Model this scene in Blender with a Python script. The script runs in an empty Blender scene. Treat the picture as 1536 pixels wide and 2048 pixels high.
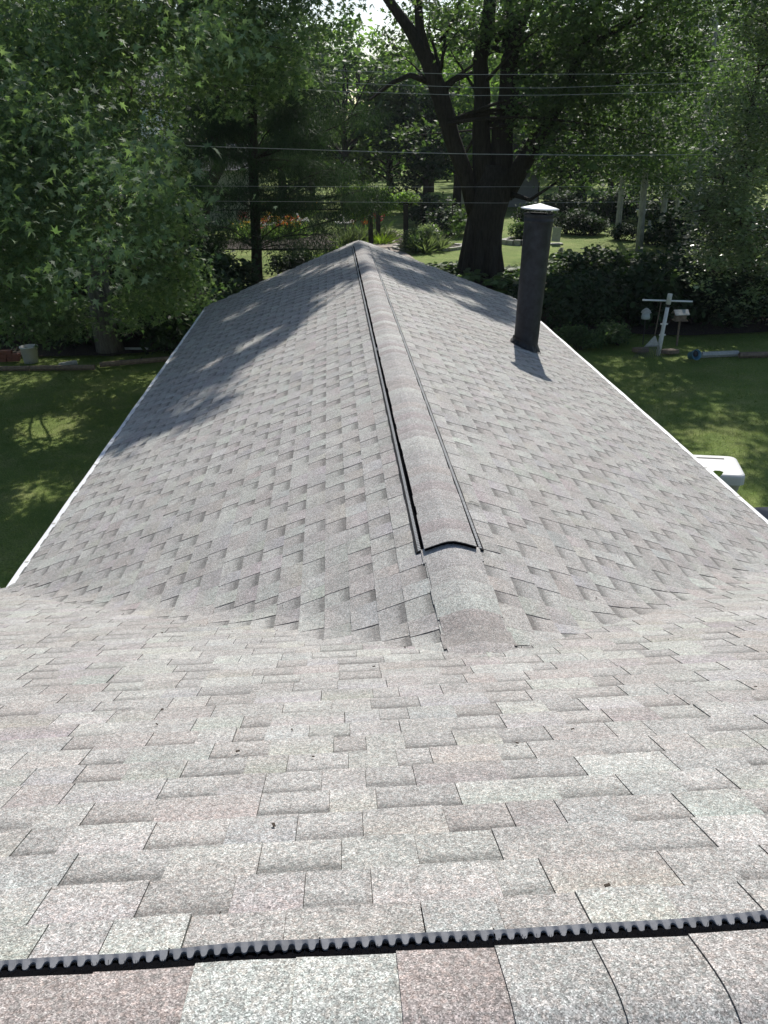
import bpy, bmesh, math, random
import numpy as np
from mathutils import Vector, Matrix
random.seed(7); rng = np.random.default_rng(7)
scene = bpy.context.scene
COL = scene.collection

# ------------------------------------------------------------------ camera
S = 3.2
SL, SM = 0.3911, 0.40737                      # slopes of the wing roof and the main roof
CAM = np.array([-0.56832, -3.02016, 2.016])
YAW, PIT, ROL, FPX = 0.0526, 0.4181, -0.0184, 1706.0
Fv = np.array([math.sin(YAW)*math.cos(PIT), math.cos(YAW)*math.cos(PIT), -math.sin(PIT)])
Rv = np.array([math.cos(YAW), -math.sin(YAW), 0]); Uv = np.cross(Rv, Fv)
R2 = Rv*math.cos(ROL)+Uv*math.sin(ROL); U2 = -Rv*math.sin(ROL)+Uv*math.cos(ROL)
cam = bpy.data.objects.new('camera', bpy.data.cameras.new('camera')); COL.objects.link(cam)
M = Matrix(((R2[0], U2[0], -Fv[0], CAM[0]), (R2[1], U2[1], -Fv[1], CAM[1]), (R2[2], U2[2], -Fv[2], CAM[2]), (0, 0, 0, 1)))
cam.matrix_world = M
cam.data.sensor_fit = 'VERTICAL'; cam.data.sensor_height = 36; cam.data.lens = 36*FPX/2048
cam.data.clip_start = 0.05; cam.data.clip_end = 2000
scene.camera = cam
scene.render.resolution_x, scene.render.resolution_y = 768, 1024

# ------------------------------------------------------------------ light
SUN = np.array([0.44, 1.88, 1.78]); SUN /= np.linalg.norm(SUN)
elev = math.asin(SUN[2]); azim = math.atan2(SUN[0], SUN[1])   # clockwise from +Y
w = bpy.data.worlds.new('World'); scene.world = w; w.use_nodes = True
nt = w.node_tree; sky = nt.nodes.new('ShaderNodeTexSky'); sky.sky_type = 'NISHITA'; sky.sun_disc = False
sky.sun_elevation = elev; sky.sun_rotation = azim
nt.links.new(sky.outputs[0], nt.nodes['Background'].inputs[0]); nt.nodes['Background'].inputs[1].default_value = 0.108
sl = bpy.data.lights.new('sun', 'SUN'); sl.energy = 4.6; sl.angle = math.radians(0.53); sl.color = (1, 0.955, 0.885)
so = bpy.data.objects.new('sun', sl); COL.objects.link(so)
so.rotation_euler = Vector(SUN).to_track_quat('Z', 'Y').to_euler(); so.location = (0, 0, 40)
vs = scene.view_settings; vs.view_transform = 'Standard'; vs.look = 'None'; vs.exposure = 0.25; vs.gamma = 1
scene.render.engine = 'CYCLES'
scene.cycles.max_bounces = 6; scene.cycles.diffuse_bounces = 3; scene.cycles.glossy_bounces = 2
scene.cycles.transmission_bounces = 3; scene.cycles.transparent_max_bounces = 4

# ------------------------------------------------------------------ helpers
GZ = -3.85
def at(x, y, Y):
    "point on the photograph's sight line x, y at world distance Y"
    d = Fv*FPX+R2*(x-768)-U2*(y-1024); return CAM+d*(Y-CAM[1])/d[1]
def gnd(x, y, z=GZ):
    d = Fv*FPX+R2*(x-768)-U2*(y-1024); return CAM+d*(z-CAM[2])/d[2]

def onroof_pt(x, y, sg=1):
    d = Fv*FPX+R2*(x-768)-U2*(y-1024); t = -(CAM[2]+SL*sg*CAM[0])/(d[2]+SL*sg*d[0]); return CAM+d*t
def put(o, parent=None):
    COL.objects.link(o)
    if parent: o.parent = parent
    return o
def tag(o, label=None, cat=None, group=None, kind=None):
    for k, v in (('label', label), ('category', cat), ('group', group), ('kind', kind)):
        if v: o[k] = v
    return o
def empty(name, loc=(0, 0, 0), rz=0, parent=None):
    o = bpy.data.objects.new(name, None); o.location = loc; o.rotation_euler.z = rz; o.empty_display_size = .2
    return put(o, parent)
def copy_tree(o, parent=None):
    c = o.copy(); put(c, parent)
    for ch in list(o.children): copy_tree(ch, c)
    return c

class MB:
    "collects shapes into one mesh"
    def __init__(s): s.v = []; s.f = []; s.c = []
    def add(s, vs, fs, col=None):
        b = len(s.v); s.v += [tuple(map(float, q)) for q in vs]
        for f in fs: s.f.append(tuple(b+i for i in f)); s.c.append(col)
    def box(s, lo, hi, rot=None, off=(0, 0, 0)):
        x0, y0, z0 = lo; x1, y1, z1 = hi
        v = [Vector(q) for q in ((x0,y0,z0),(x1,y0,z0),(x1,y1,z0),(x0,y1,z0),(x0,y0,z1),(x1,y0,z1),(x1,y1,z1),(x0,y1,z1))]
        if rot is not None: v = [rot @ q for q in v]
        v = [q+Vector(off) for q in v]
        s.add(v, [(0,3,2,1),(4,5,6,7),(0,1,5,4),(1,2,6,5),(2,3,7,6),(3,0,4,7)])
    def tube(s, pts, rad, n=8, cap=True):
        pts = [Vector(p) for p in pts]; m = len(pts)
        if not hasattr(rad, '__len__'): rad = [rad]*m
        prev = None; base = len(s.v)
        for i, p in enumerate(pts):
            d = (pts[min(i+1, m-1)]-pts[max(i-1, 0)]).normalized()
            if prev is None:
                a = d.cross(Vector((0, 0, 1)));  a = a if a.length > .1 else d.cross(Vector((1, 0, 0)))
                a.normalize()
            else: a = (prev-d*prev.dot(d)).normalized()
            prev = a; b = d.cross(a)
            for k in range(n):
                t = 2*math.pi*k/n; s.v.append(tuple(p+(a*math.cos(t)+b*math.sin(t))*rad[i]))
        for i in range(m-1):
            for k in range(n):
                s.f.append((base+i*n+k, base+i*n+(k+1) % n, base+(i+1)*n+(k+1) % n, base+(i+1)*n+k)); s.c.append(None)
        if cap:
            s.f.append(tuple(base+k for k in reversed(range(n)))); s.c.append(None)
            s.f.append(tuple(base+(m-1)*n+k for k in range(n))); s.c.append(None)
    def lathe(s, prof, n=24, off=(0, 0, 0), rot=None, closed=False):
        base = len(s.v); m = len(prof)
        for r, z in prof:
            for k in range(n):
                t = 2*math.pi*k/n; q = Vector((r*math.cos(t), r*math.sin(t), z))
                if rot is not None: q = rot @ q
                s.v.append(tuple(q+Vector(off)))
        for i in range(m-1):
            for k in range(n):
                s.f.append((base+i*n+k, base+i*n+(k+1) % n, base+(i+1)*n+(k+1) % n, base+(i+1)*n+k)); s.c.append(None)
    def build(s, name, mat, parent=None, smooth=False, loc=None):
        me = bpy.data.meshes.new(name); me.from_pydata(s.v, [], s.f); me.materials.append(mat)
        if any(c is not None for c in s.c):
            at_ = me.color_attributes.new('tint', 'FLOAT_COLOR', 'CORNER'); buf = []
            for f, c in zip(s.f, s.c):
                if c is None: c = (1, 1, 1)
                if hasattr(c[0], '__len__'):
                    for q in c: buf += [q[0], q[1], q[2], 1]
                else: buf += [c[0], c[1], c[2], 1]*len(f)
            at_.data.foreach_set('color', buf)
        if smooth: me.polygons.foreach_set('use_smooth', [True]*len(me.polygons))
        me.update(); o = bpy.data.objects.new(name, me)
        if loc is not None: o.location = loc
        return put(o, parent)

# ------------------------------------------------------------------ materials
class Mat:
    def __init__(s, name, rough=.8, spec=.5):
        s.m = bpy.data.materials.new(name); s.m.use_nodes = True; s.t = s.m.node_tree; s.N = s.t.nodes; s.L = s.t.links
        s.b = s.N['Principled BSDF']; s.b.inputs['Roughness'].default_value = rough
        s.b.inputs['Specular IOR Level'].default_value = spec
        s.tc = s.N.new('ShaderNodeTexCoord')
    def n(s, t, **k):
        q = s.N.new(t)
        for a, v in k.items():
            if a.startswith('i_'): q.inputs[a[2:].replace('_', ' ')].default_value = v
            else: setattr(q, a, v)
        return q
    def noise(s, scale, detail=3, rough=.5, src=None):
        q = s.n('ShaderNodeTexNoise', i_Scale=scale, i_Detail=detail, i_Roughness=rough)
        s.L.new(src or s.tc.outputs['Object'], q.inputs['Vector']); return q.outputs['Fac']
    def ramp(s, fac, stops):
        q = s.N.new('ShaderNodeValToRGB'); e = q.color_ramp.elements
        while len(e) < len(stops): e.new(.5)
        for i, (p, c) in enumerate(stops):
            e[i].position = p; e[i].color = (*c, 1) if hasattr(c, '__len__') else (c, c, c, 1)
        s.L.new(fac, q.inputs[0]); return q.outputs[0]
    def mix(s, a, b, fac=1, mode='MULTIPLY'):
        q = s.N.new('ShaderNodeMixRGB'); q.blend_type = mode
        for i, v in ((0, fac), (1, a), (2, b)):
            if hasattr(v, 'node'): s.L.new(v, q.inputs[i])
            elif hasattr(v, '__len__'): q.inputs[i].default_value = (*v, 1)
            elif i == 0: q.inputs[0].default_value = v
            else: q.inputs[i].default_value = (v, v, v, 1)
        return q.outputs[0]
    def base(s, c):
        if hasattr(c, 'node'): s.L.new(c, s.b.inputs['Base Color'])
        else: s.b.inputs['Base Color'].default_value = (*c, 1)
        return s
    def bump(s, h, strength=.3, dist=.01):
        q = s.n('ShaderNodeBump', i_Strength=strength, i_Distance=dist); s.L.new(h, q.inputs['Height'])
        s.L.new(q.outputs[0], s.b.inputs['Normal']); return s

def simple(name, c, rough=.7, var=.25, scale=8, bump=.2, metallic=0, dist=.01, spec=.5):
    m = Mat(name, rough, spec); f = m.noise(scale, 5, .6)
    m.base(m.mix(c, m.ramp(f, [(.3, 1-var), (.7, 1+var*.6)])))
    m.b.inputs['Metallic'].default_value = metallic
    if bump: m.bump(m.noise(scale*4, 4), bump, dist)
    return m.m

def shingle_mat():
    m = Mat('asphalt_shingle', .85, .45)
    a = m.n('ShaderNodeAttribute', attribute_name='tint')
    v1 = m.n('ShaderNodeTexVoronoi', i_Scale=520); m.L.new(m.tc.outputs['Object'], v1.inputs['Vector'])
    hs = m.n('ShaderNodeSeparateColor'); m.L.new(v1.outputs['Color'], hs.inputs[0])
    g = m.ramp(hs.outputs[0], [(0, .36), (.28, .64), (.62, .98), (.84, 1.28), (1, 1.85)])
    v2 = m.n('ShaderNodeTexVoronoi', i_Scale=170); m.L.new(m.tc.outputs['Object'], v2.inputs['Vector'])
    h2 = m.n('ShaderNodeSeparateColor'); m.L.new(v2.outputs['Color'], h2.inputs[0])
    g2 = m.ramp(h2.outputs[1], [(0, .76), (.5, 1.0), (1, 1.22)])
    hue = m.ramp(h2.outputs[2], [(0, (1.05, .99, .95)), (.5, (1, 1, 1)), (1, (.96, 1.01, 1.0))])
    v3 = m.n('ShaderNodeTexVoronoi', i_Scale=75); m.L.new(m.tc.outputs['Object'], v3.inputs['Vector'])
    h3 = m.n('ShaderNodeSeparateColor'); m.L.new(v3.outputs['Color'], h3.inputs[0])
    g2 = m.mix(g2, m.ramp(h3.outputs[0], [(0, .86), (1, 1.13)]))
    st = m.ramp(m.noise(3.5, 6, .6), [(.25, .86), (.5, 1.0), (.75, 1.1)])
    st2 = m.ramp(m.noise(18, 4, .6), [(.25, .93), (.75, 1.06)])
    c = m.mix(a.outputs['Color'], g); c = m.mix(c, g2); c = m.mix(c, hue); c = m.mix(c, st); c = m.mix(c, st2)
    m.base(c); m.bump(hs.outputs[0], .35, .0016)
    return m.m

def leaf_mat(name, c1, c2, trans=.35, rough=.42, tc=None, gloss=.5):
    m = Mat(name, min(.75, rough+.16), gloss*.5)
    gi = m.n('ShaderNodeNewGeometry')
    col = m.ramp(gi.outputs['Random Per Island'], [(0, c1), (.7, tuple((a+b)/2 for a, b in zip(c1, c2))), (1, c2)])
    big = m.ramp(m.noise(.45, 3), [(.35, .62), (.65, 1.3)])
    col = m.mix(col, big); m.base(col)
    tr = m.n('ShaderNodeBsdfTranslucent'); m.L.new(m.mix(col, tc or (1.25, 1.45, .70)), tr.inputs['Color'])
    mx = m.n('ShaderNodeMixShader'); mx.inputs[0].default_value = trans
    m.L.new(m.b.outputs[0], mx.inputs[1]); m.L.new(tr.outputs[0], mx.inputs[2])
    m.L.new(mx.outputs[0], m.N['Material Output'].inputs[0])
    return m.m

def bark_mat(name, c, scale=1):
    m = Mat(name, .9, .2)
    mp = m.n('ShaderNodeMapping'); mp.inputs['Scale'].default_value = (7*scale, 7*scale, 1.1*scale)
    m.L.new(m.tc.outputs['Object'], mp.inputs[0])
    f = m.noise(2.2, 6, .65, mp.outputs[0]); g = m.noise(.8, 4)
    m.base(m.mix(m.mix(c, m.ramp(f, [(.3, .45), (.55, 1), (.8, 1.5)])), m.ramp(g, [(.3, .8), (.7, 1.15)])))
    m.bump(f, .9, .05); return m.m

MT = {}
MT['shingle'] = shingle_mat()
MT['vent'] = simple('grey_vent_plastic', (.30, .30, .305), .55, .25, 30, .2, dist=.002)
MT['vent_fin'] = simple('pale_vent_fins', (.50, .51, .51), .5, .2, 30, 0)
MT['vent_in'] = simple('black_vent_shade_and_joint', (.004, .004, .005), .95, .3, 60, .1, spec=.02)  # black colour put in for the shade inside the vent, and its joints
MT['vent_dark'] = simple('shaded_vent_plastic', (.02, .02, .022), .8, .3, 60, .1, spec=.1)  # vent plastic darkened for the shade between the wing's fins
MT['bristle'] = simple('grey_bristle', (.10, .10, .11), .6, .3, 60, 0)
MT['white_metal'] = simple('white_painted_metal', (.78, .79, .80), .4, .10, 5, .05)
MT['siding'] = simple('cream_siding', (.62, .60, .54), .6, .08, 2, .05)
MT['pipe'] = simple('black_painted_pipe', (.022, .024, .030), .55, .6, 9, .3, dist=.003, spec=.3)
MT['tar'] = simple('roof_tar', (.012, .012, .013), .5, .5, 25, .8, dist=.01)
MT['cap_metal'] = simple('weathered_aluminium', (.80, .81, .82), .5, .10, 6, .05, metallic=.0)
MT['wire'] = simple('grey_cable', (.42, .43, .45), .5, .1, 3, 0)
MT['white_plastic'] = simple('white_plastic', (.66, .66, .64), .45, .08, 4, .05)
MT['grey_plastic'] = simple('grey_plastic', (.46, .44, .40), .6, .15, 6, .1)
MT['blue_plastic'] = simple('blue_plastic', (.07, .20, .30), .45, .2, 8, .1)
MT['dark_plastic'] = simple('dark_plastic', (.02, .022, .025), .5, .2, 8, .1)
MT['blue_paint'] = simple('dark_blue_paint', (.015, .025, .055), .35, .15, 4, .05)
MT['timber'] = simple('weathered_timber', (.20, .15, .11), .85, .4, 14, .5)
MT['pale_timber'] = simple('pale_grey_timber', (.42, .42, .40), .85, .25, 14, .5)
MT['brick'] = simple('red_brick', (.19, .07, .045), .9, .35, 12, .6)
MT['stone'] = simple('pale_stone', (.42, .40, .36), .85, .25, 10, .5)
MT['mulch'] = simple('dark_mulch', (.05, .034, .024), .95, .6, 22, 1, dist=.03)
MT['metal_dark'] = simple('dark_metal', (.03, .03, .032), .5, .2, 20, .1)
MT['glass_pale'] = simple('frosted_glass', (.45, .50, .50), .3, .15, 20, 0)
MT['sage_siding'] = simple('sage_green_siding', (.30, .32, .22), .7, .1, 3, 0)
MT['grey_siding'] = simple('grey_house_siding', (.30, .30, .30), .7, .1, 3, 0)
MT['roofing_far'] = simple('grey_far_roofing', (.16, .16, .17), .9, .2, 3, .1)
MT['window'] = simple('dark_window_glass', (.02, .024, .03), .1, .2, 3, 0)
MT['rust'] = simple('terracotta', (.35, .12, .05), .8, .3, 9, .2)
MT['bark_dark'] = bark_mat('dark_bark', (.045, .038, .032))
MT['bark_brown'] = bark_mat('brown_bark', (.06, .048, .038))
MT['bark_mid'] = bark_mat('grey_bark', (.15, .145, .13))
MT['bark_pale'] = bark_mat('pale_grey_bark', (.46, .45, .41), 1.4)
MT['leaf_silver'] = leaf_mat('silver_maple_leaf', (.080, .135, .065), (.23, .29, .16), .40, .42)
MT['leaf_maple'] = leaf_mat('maple_leaf', (.064, .110, .048), (.155, .215, .095), .42, .40)
MT['leaf_bright'] = leaf_mat('bright_leaf', (.13, .22, .06), (.26, .36, .12), .5, .5)
MT['leaf_gloss'] = leaf_mat('glossy_leaf', (.13, .18, .09), (.34, .38, .26), .45, .12, gloss=1.4)
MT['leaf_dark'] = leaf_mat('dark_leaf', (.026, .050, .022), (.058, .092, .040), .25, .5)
MT['needle'] = leaf_mat('pine_needle', (.028, .056, .030), (.062, .100, .050), .25, .6)
MT['vine'] = leaf_mat('vine_leaf', (.14, .24, .04), (.28, .38, .09), .5, .5)
MT['hosta'] = leaf_mat('hosta_leaf', (.06, .11, .03), (.20, .26, .13), .3, .4)
MT['silver_grass'] = leaf_mat('silver_green_blade', (.14, .18, .09), (.26, .30, .19), .3, .5)
MT['lime'] = leaf_mat('lime_leaf', (.16, .24, .03), (.28, .36, .06), .4, .5)
for k, c in dict(orange=(.55, .13, .02), yellow=(.65, .42, .03), red=(.45, .03, .03), white=(.7, .7, .66), pink=(.5, .12, .2)).items():
    MT['petal_'+k] = leaf_mat('petal_'+k, c, tuple(min(1, q*1.3) for q in c), .3, .6, tc=(1, 1, 1))

def lawn_mat():
    m = Mat('lawn_grass', .9, .15)
    f = m.noise(1.1, 6, .65); g = m.noise(40, 3, .6); h = m.noise(.25, 3)
    c = m.ramp(f, [(.3, (.12, .185, .042)), (.5, (.18, .235, .062)), (.72, (.25, .275, .10))])
    c = m.mix(c, m.ramp(g, [(.3, .55), (.7, 1.5)])); c = m.mix(c, m.ramp(h, [(.3, .8), (.7, 1.2)]))
    m.base(c); m.bump(g, 1, .04); return m.m
MT['lawn'] = lawn_mat()
MT['blade'] = leaf_mat('grass_blade', (.13, .20, .045), (.27, .31, .10), .35, .6)
def path_mat():
    m = Mat('paver_path', .9, .2)
    b = m.n('ShaderNodeTexBrick', i_Scale=3.0); m.L.new(m.tc.outputs['Object'], b.inputs['Vector'])
    for i, c in (('Color1', (.36, .30, .27)), ('Color2', (.42, .37, .33)), ('Mortar', (.16, .14, .12))): b.inputs[i].default_value = (*c, 1)
    m.base(m.mix(b.outputs[0], m.ramp(m.noise(5, 4), [(.3, .8), (.7, 1.15)]))); return m.m
MT['path'] = path_mat()

# ------------------------------------------------------------------ the house: shingled roofs
HD = 2.262                                       # ridge of the main roof lies at y = -HD
L = 15.37; W = 3.2
cosW, cosM = 1/math.sqrt(1+SL*SL), 1/math.sqrt(1+SM*SM)
sinW, sinM = SL*cosW, SM*cosM
def H(x, y):
    a = -SL*(math.sqrt(x*x+.0016)-.02); b = -SM*y if y > -HD else SM*(y+2*HD)
    k = .07; h = max(k-abs(a-b), 0)/k
    return max(a, b)+h*h*k*.25
def ycut(x): 
    ax = abs(x); t = min(ax/W, 1)
    return ax*SL/SM-.10-.16*math.sin(math.pi*t)*(1 if x < 0 else .9)+.012*math.sin(ax*9)
def clip(poly, f):
    "keep the part of the plan polygon where f >= 0; poly = [(x, y, lift, col)]"
    out = []; n = len(poly)
    for i in range(n):
        p, q = poly[i], poly[(i+1) % n]; a, b = f(p), f(q)
        if a >= 0: out.append(p)
        if (a >= 0) != (b >= 0):
            t = a/(a-b); out.append(tuple(p[k]+(q[k]-p[k])*t for k in range(3))+(tuple(c+(d-c)*t for c, d in zip(p[3], q[3])),))
    return out
def prism(mb, poly, drop=.006, walls=True):
    if len(poly) < 3: return
    n = len(poly)
    top = [(p[0], p[1], H(p[0], p[1])+p[2]) for p in poly]; bot = [(v[0], v[1], v[2]-drop) for v in top]
    ar = sum(poly[i][0]*poly[(i+1) % n][1]-poly[(i+1) % n][0]*poly[i][1] for i in range(n))
    idx = tuple(range(n)) if ar > 0 else tuple(reversed(range(n)))
    cols = [poly[i][3] for i in idx]
    mb.add(top+bot, [idx], cols)
    if walls:
        b = len(mb.v)-2*n
        for i in range(n):
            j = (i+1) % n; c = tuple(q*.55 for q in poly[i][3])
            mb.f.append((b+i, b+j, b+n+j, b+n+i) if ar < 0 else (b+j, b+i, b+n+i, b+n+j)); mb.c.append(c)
PAL = [((.375, .385, .368), 3), ((.345, .332, .322), 4), ((.360, .356, .350), 6), ((.332, .312, .303), 2), ((.410, .414, .400), 2), ((.325, .322, .318), 2)]
def tone(j=.04):
    c = random.choices([p[0] for p in PAL], [p[1] for p in PAL])[0]; k = 1+random.gauss(0, j)
    c = tuple(q*.66+.34*.358 for q in c); return (c[0]*k*1.02, c[1]*k, c[2]*k*.975)
EXP = .143
TH = .0028
def edge_fade(q, gain):
    "the wing's shingles run in under the cut edge of the main roof's"
    if gain < 1:
        for i, p in enumerate(q):
            f = min(1, max(0, 1-(p[1]-ycut(p[0])-.02)/.14)); q[i] = (p[0], p[1], p[2]*(1-f)-.004*f, p[3])
def shingle_field(mb, to_plan, v0, v1, u0, u1, keep, gain=1.0):
    i = 0; v = v0
    while v < v1:
        ve = min(v+EXP, v1); wav = random.uniform(-.002, .002)
        u = u0-random.uniform(0, .2); slot = random.random() < .5
        while u < u1:
            wd = random.choice((.09, .12, .14, .16, .19)) if slot else random.choice((.11, .13, .15, .18, .23))
            ua, ub = u, min(u+wd, u1+.2); c = tuple(q*gain for q in tone()); um = (ua+ub)/2
            px, py = to_plan(um, (v+ve)/2)
            if -.35 < min((keep((to_plan(a, b)[0], to_plan(a, b)[1], 0, c)) for a, b in ((ua, v), (ub, ve), (um, v), (um, ve))), default=0) or keep((px, py, 0, c)) > -.2:
                if slot:      # recessed course with the printed dark band under the butts above
                    d = random.uniform(.44, .60); bl = random.uniform(.024, .036)*(1.15 if gain < 1 else 1.2)
                    dk = tuple(q*d for q in c); dm = tuple(q*(d+1)/2 for q in c)
                    rows = [(v-.004, dk), (v+bl*.6, dk), (v+bl*1.1, dm), (v+bl*2.0, tuple(q*.97 for q in c)), (ve+wav, c)]
                    for (va, ca), (vb, cb) in zip(rows, rows[1:]):
                        la = .0005+.0048*(va-v)/EXP; lb = .0005+.0048*(vb-v)/EXP
                        q = [(*to_plan(ua, va), la, ca), (*to_plan(ub, va), la, ca), (*to_plan(ub, vb), lb, cb), (*to_plan(ua, vb), lb, cb)]; edge_fade(q, gain)
                        q = clip(q, keep); prism(mb, q, .006, vb > ve-.01)
                else:
                    g = .0012; cu = abs(random.gauss(0, .0008)); e1 = random.uniform(-.0015, .0015)
                    if random.random() < .02: cu += .005
                    c2 = tuple(q*random.uniform(.93, 1.03) for q in c)
                    q = [(*to_plan(ua+g, v-.012), TH, c2), (*to_plan(ub-g, v-.012), TH, c2), (*to_plan(ub-g, ve+wav+e1), TH+.0045+cu, c), (*to_plan(ua+g, ve+wav-e1), TH+.0045+cu*.5, c)]; edge_fade(q, gain)
                    q = clip(q, keep); prism(mb, q, .009)
                    if random.random() < .25: slot = not slot   # two tabs side by side now and then
            u = ub; slot = not slot
        v += EXP; i += 1
    return mb

house = empty('house', (0, 0, 0))
tag(house, 'house with a grey architectural shingle roof, long low gabled wing and black flue pipe', 'house')
# wing, left and right slopes
for sg in (-1, 1):
    mb = MB()
    plan = lambda u, v, sg=sg: (sg*v*cosW, u)
    keep = lambda p: p[1]-ycut(p[0])+.04
    shingle_field(mb, plan, .02, (W+.03)/cosW, -1.2, L+.02, keep, .985)  # last factor tints wing shingles slightly darker, for their angle to the sun
    mb.build('wing_roof_shingles', MT['shingle'], house)
# main slope that faces the wing
mb = MB(); plan = lambda u, v: (u, -HD+v*cosM)
keep = lambda p: min(ycut(p[0])+(.0 if abs(p[0]) < W else 9)-p[1], 9) if abs(p[0]) < W+.05 else W*SL/SM+.05-p[1]
shingle_field(mb, plan, .05, (HD+W*SL/SM+.06)/cosM, -6.5, 6.5, keep, 1.0)
mroof = mb.build('main_roof_shingles', MT['shingle'], house)
# back slope of the main roof
mb = MB()
for i in range(40):
    ya, yb = -HD-.02-i*EXP*cosM, -HD-.02-(i+1)*EXP*cosM; u = -6.5
    while u < 6.5:
        wd = random.uniform(.15, .35); c = tone()
        prism(mb, [(u, ya, .001, c), (u+wd, ya, .001, c), (u+wd, yb, .006, c), (u, yb, .006, c)]); u += wd
mb.build('main_roof_shingles', MT['shingle'], house)
# roof deck, fascia, gutters, walls
EZ = -SL*W                                        # eave height
mb = MB()
for sg in (-1, 1):
    mb.add([(0, -.5, -.03), (sg*W, W*SL/SM, EZ-.03), (sg*W, L-.02, EZ-.03), (0, L-.02, -.03), (0, -.5, -.06), (sg*W, W*SL/SM, EZ-.06), (sg*W, L-.02, EZ-.06), (0, L-.02, -.06)],
           [(0,1,2,3),(4,5,6,7),(0,1,5,4),(1,2,6,5),(2,3,7,6)])
mb.build('roof_deck', MT['timber'], house)
def gutter(x, y0, y1, name='gutter', horizontal=False):
    mb = MB(); sg = 1 if x > 0 else -1
    pr = [(-.005, .0), (-.005, -.095), (.022, -.095), (.036, -.055), (.036, -.005), (.046, -.005), (.046, -.012), (.040, -.012), (.040, -.058), (.025, -.10), (-.01, -.10), (-.01, 0)]
    n = len(pr); cnt = 30
    for i in range(cnt+1):
        y = y0+(y1-y0)*i/cnt; wob = .004*math.sin(i*1.7)
        for a, b in pr: mb.v.append((x+sg*(a+wob*(a > .03)), y, EZ-.0+b-.008) if not horizontal else (y, x+a, EZ+b-.008))
    for i in range(cnt):
        for k in range(n): mb.f.append((i*n+k, i*n+(k+1) % n, (i+1)*n+(k+1) % n, (i+1)*n+k)); mb.c.append(None)
    for i in (0, cnt):
        mb.f.append((i*n+0, i*n+1, i*n+2, i*n+3, i*n+4, i*n+11)); mb.c.append(None)
    g = mb.build(name, MT['white_metal'], house)
    return g
for sg in (-1, 1):
    g = gutter(sg*(W+.045), W*SL/SM+.02, L-.05)
    for k in range(16):                              # strap hangers
        hb = MB(); y = 3.6+k*.78; x = sg*(W+.05)
        hb.box((min(x, x+sg*.03), y-.012, EZ-.0085), (max(x, x+sg*.03), y+.012, EZ-.0065)); hb.build('gutter_hanger', MT['grey_plastic'], g)
    for k in range(4):
        cv = MB(); ya = W*SL/SM+.03+k*2.95; xa, xb = sorted((sg*(W+.044), sg*(W+.083)))
        cv.box((xa, ya, EZ-.012), (xb, ya+2.94, EZ-.0095)); cv.build('gutter_cover', MT['white_metal'], g)
    mb = MB()                                     # white drip edge under the shingles
    xa, xb = sorted((sg*(W-.02), sg*(W+.043)))
    mb.box((xa, W*SL/SM, EZ-.022), (xb, L, EZ-.010)); mb.box((xa, W*SL/SM, EZ-.16), (xb-.002, L-.03, EZ-.024))
    mb.build('drip_edge', MT['white_metal'], house)
    gx = MB(); xa, xb = (-6.5, -W-.14) if sg < 0 else (W+.14, 6.5)
    gutter_h = gutter(W*SL/SM+.055, xa, xb, horizontal=True)
mb = MB()
for sg in (-1, 1):                                 # rake boards at the far gable
    mb.add([(0, L+.0, -.012), (sg*(W+.03), L, EZ-.012), (sg*(W+.03), L+.035, EZ-.012), (0, L+.035, -.012), (0, L, -.16), (sg*(W+.03), L, EZ-.16), (sg*(W+.03), L+.035, EZ-.16), (0, L+.035, -.16)],
           [(0,1,2,3),(4,7,6,5),(0,4,5,1),(3,2,6,7),(1,5,6,2)])
mb.build('rake_board', MT['white_metal'], house)
mb = MB(); x = W-.35
mb.box((-x, 2.0, GZ-.1), (-x+.12, L-.35, EZ-.10)); mb.box((x-.12, 2.0, GZ-.1), (x, L-.35, EZ-.10))
mb.add([(-x+.12, L-.47, GZ-.1), (x-.12, L-.47, GZ-.1), (x-.12, L-.47, EZ-.0), (0, L-.47, -.10), (-x+.12, L-.47, EZ)], [(0,1,2,3,4)])
mb.box((-6.3, -HD-3.4, GZ-.1), (6.3, W*SL/SM-.35, EZ-.12))
mb.build('wall', MT['siding'], house)

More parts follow.
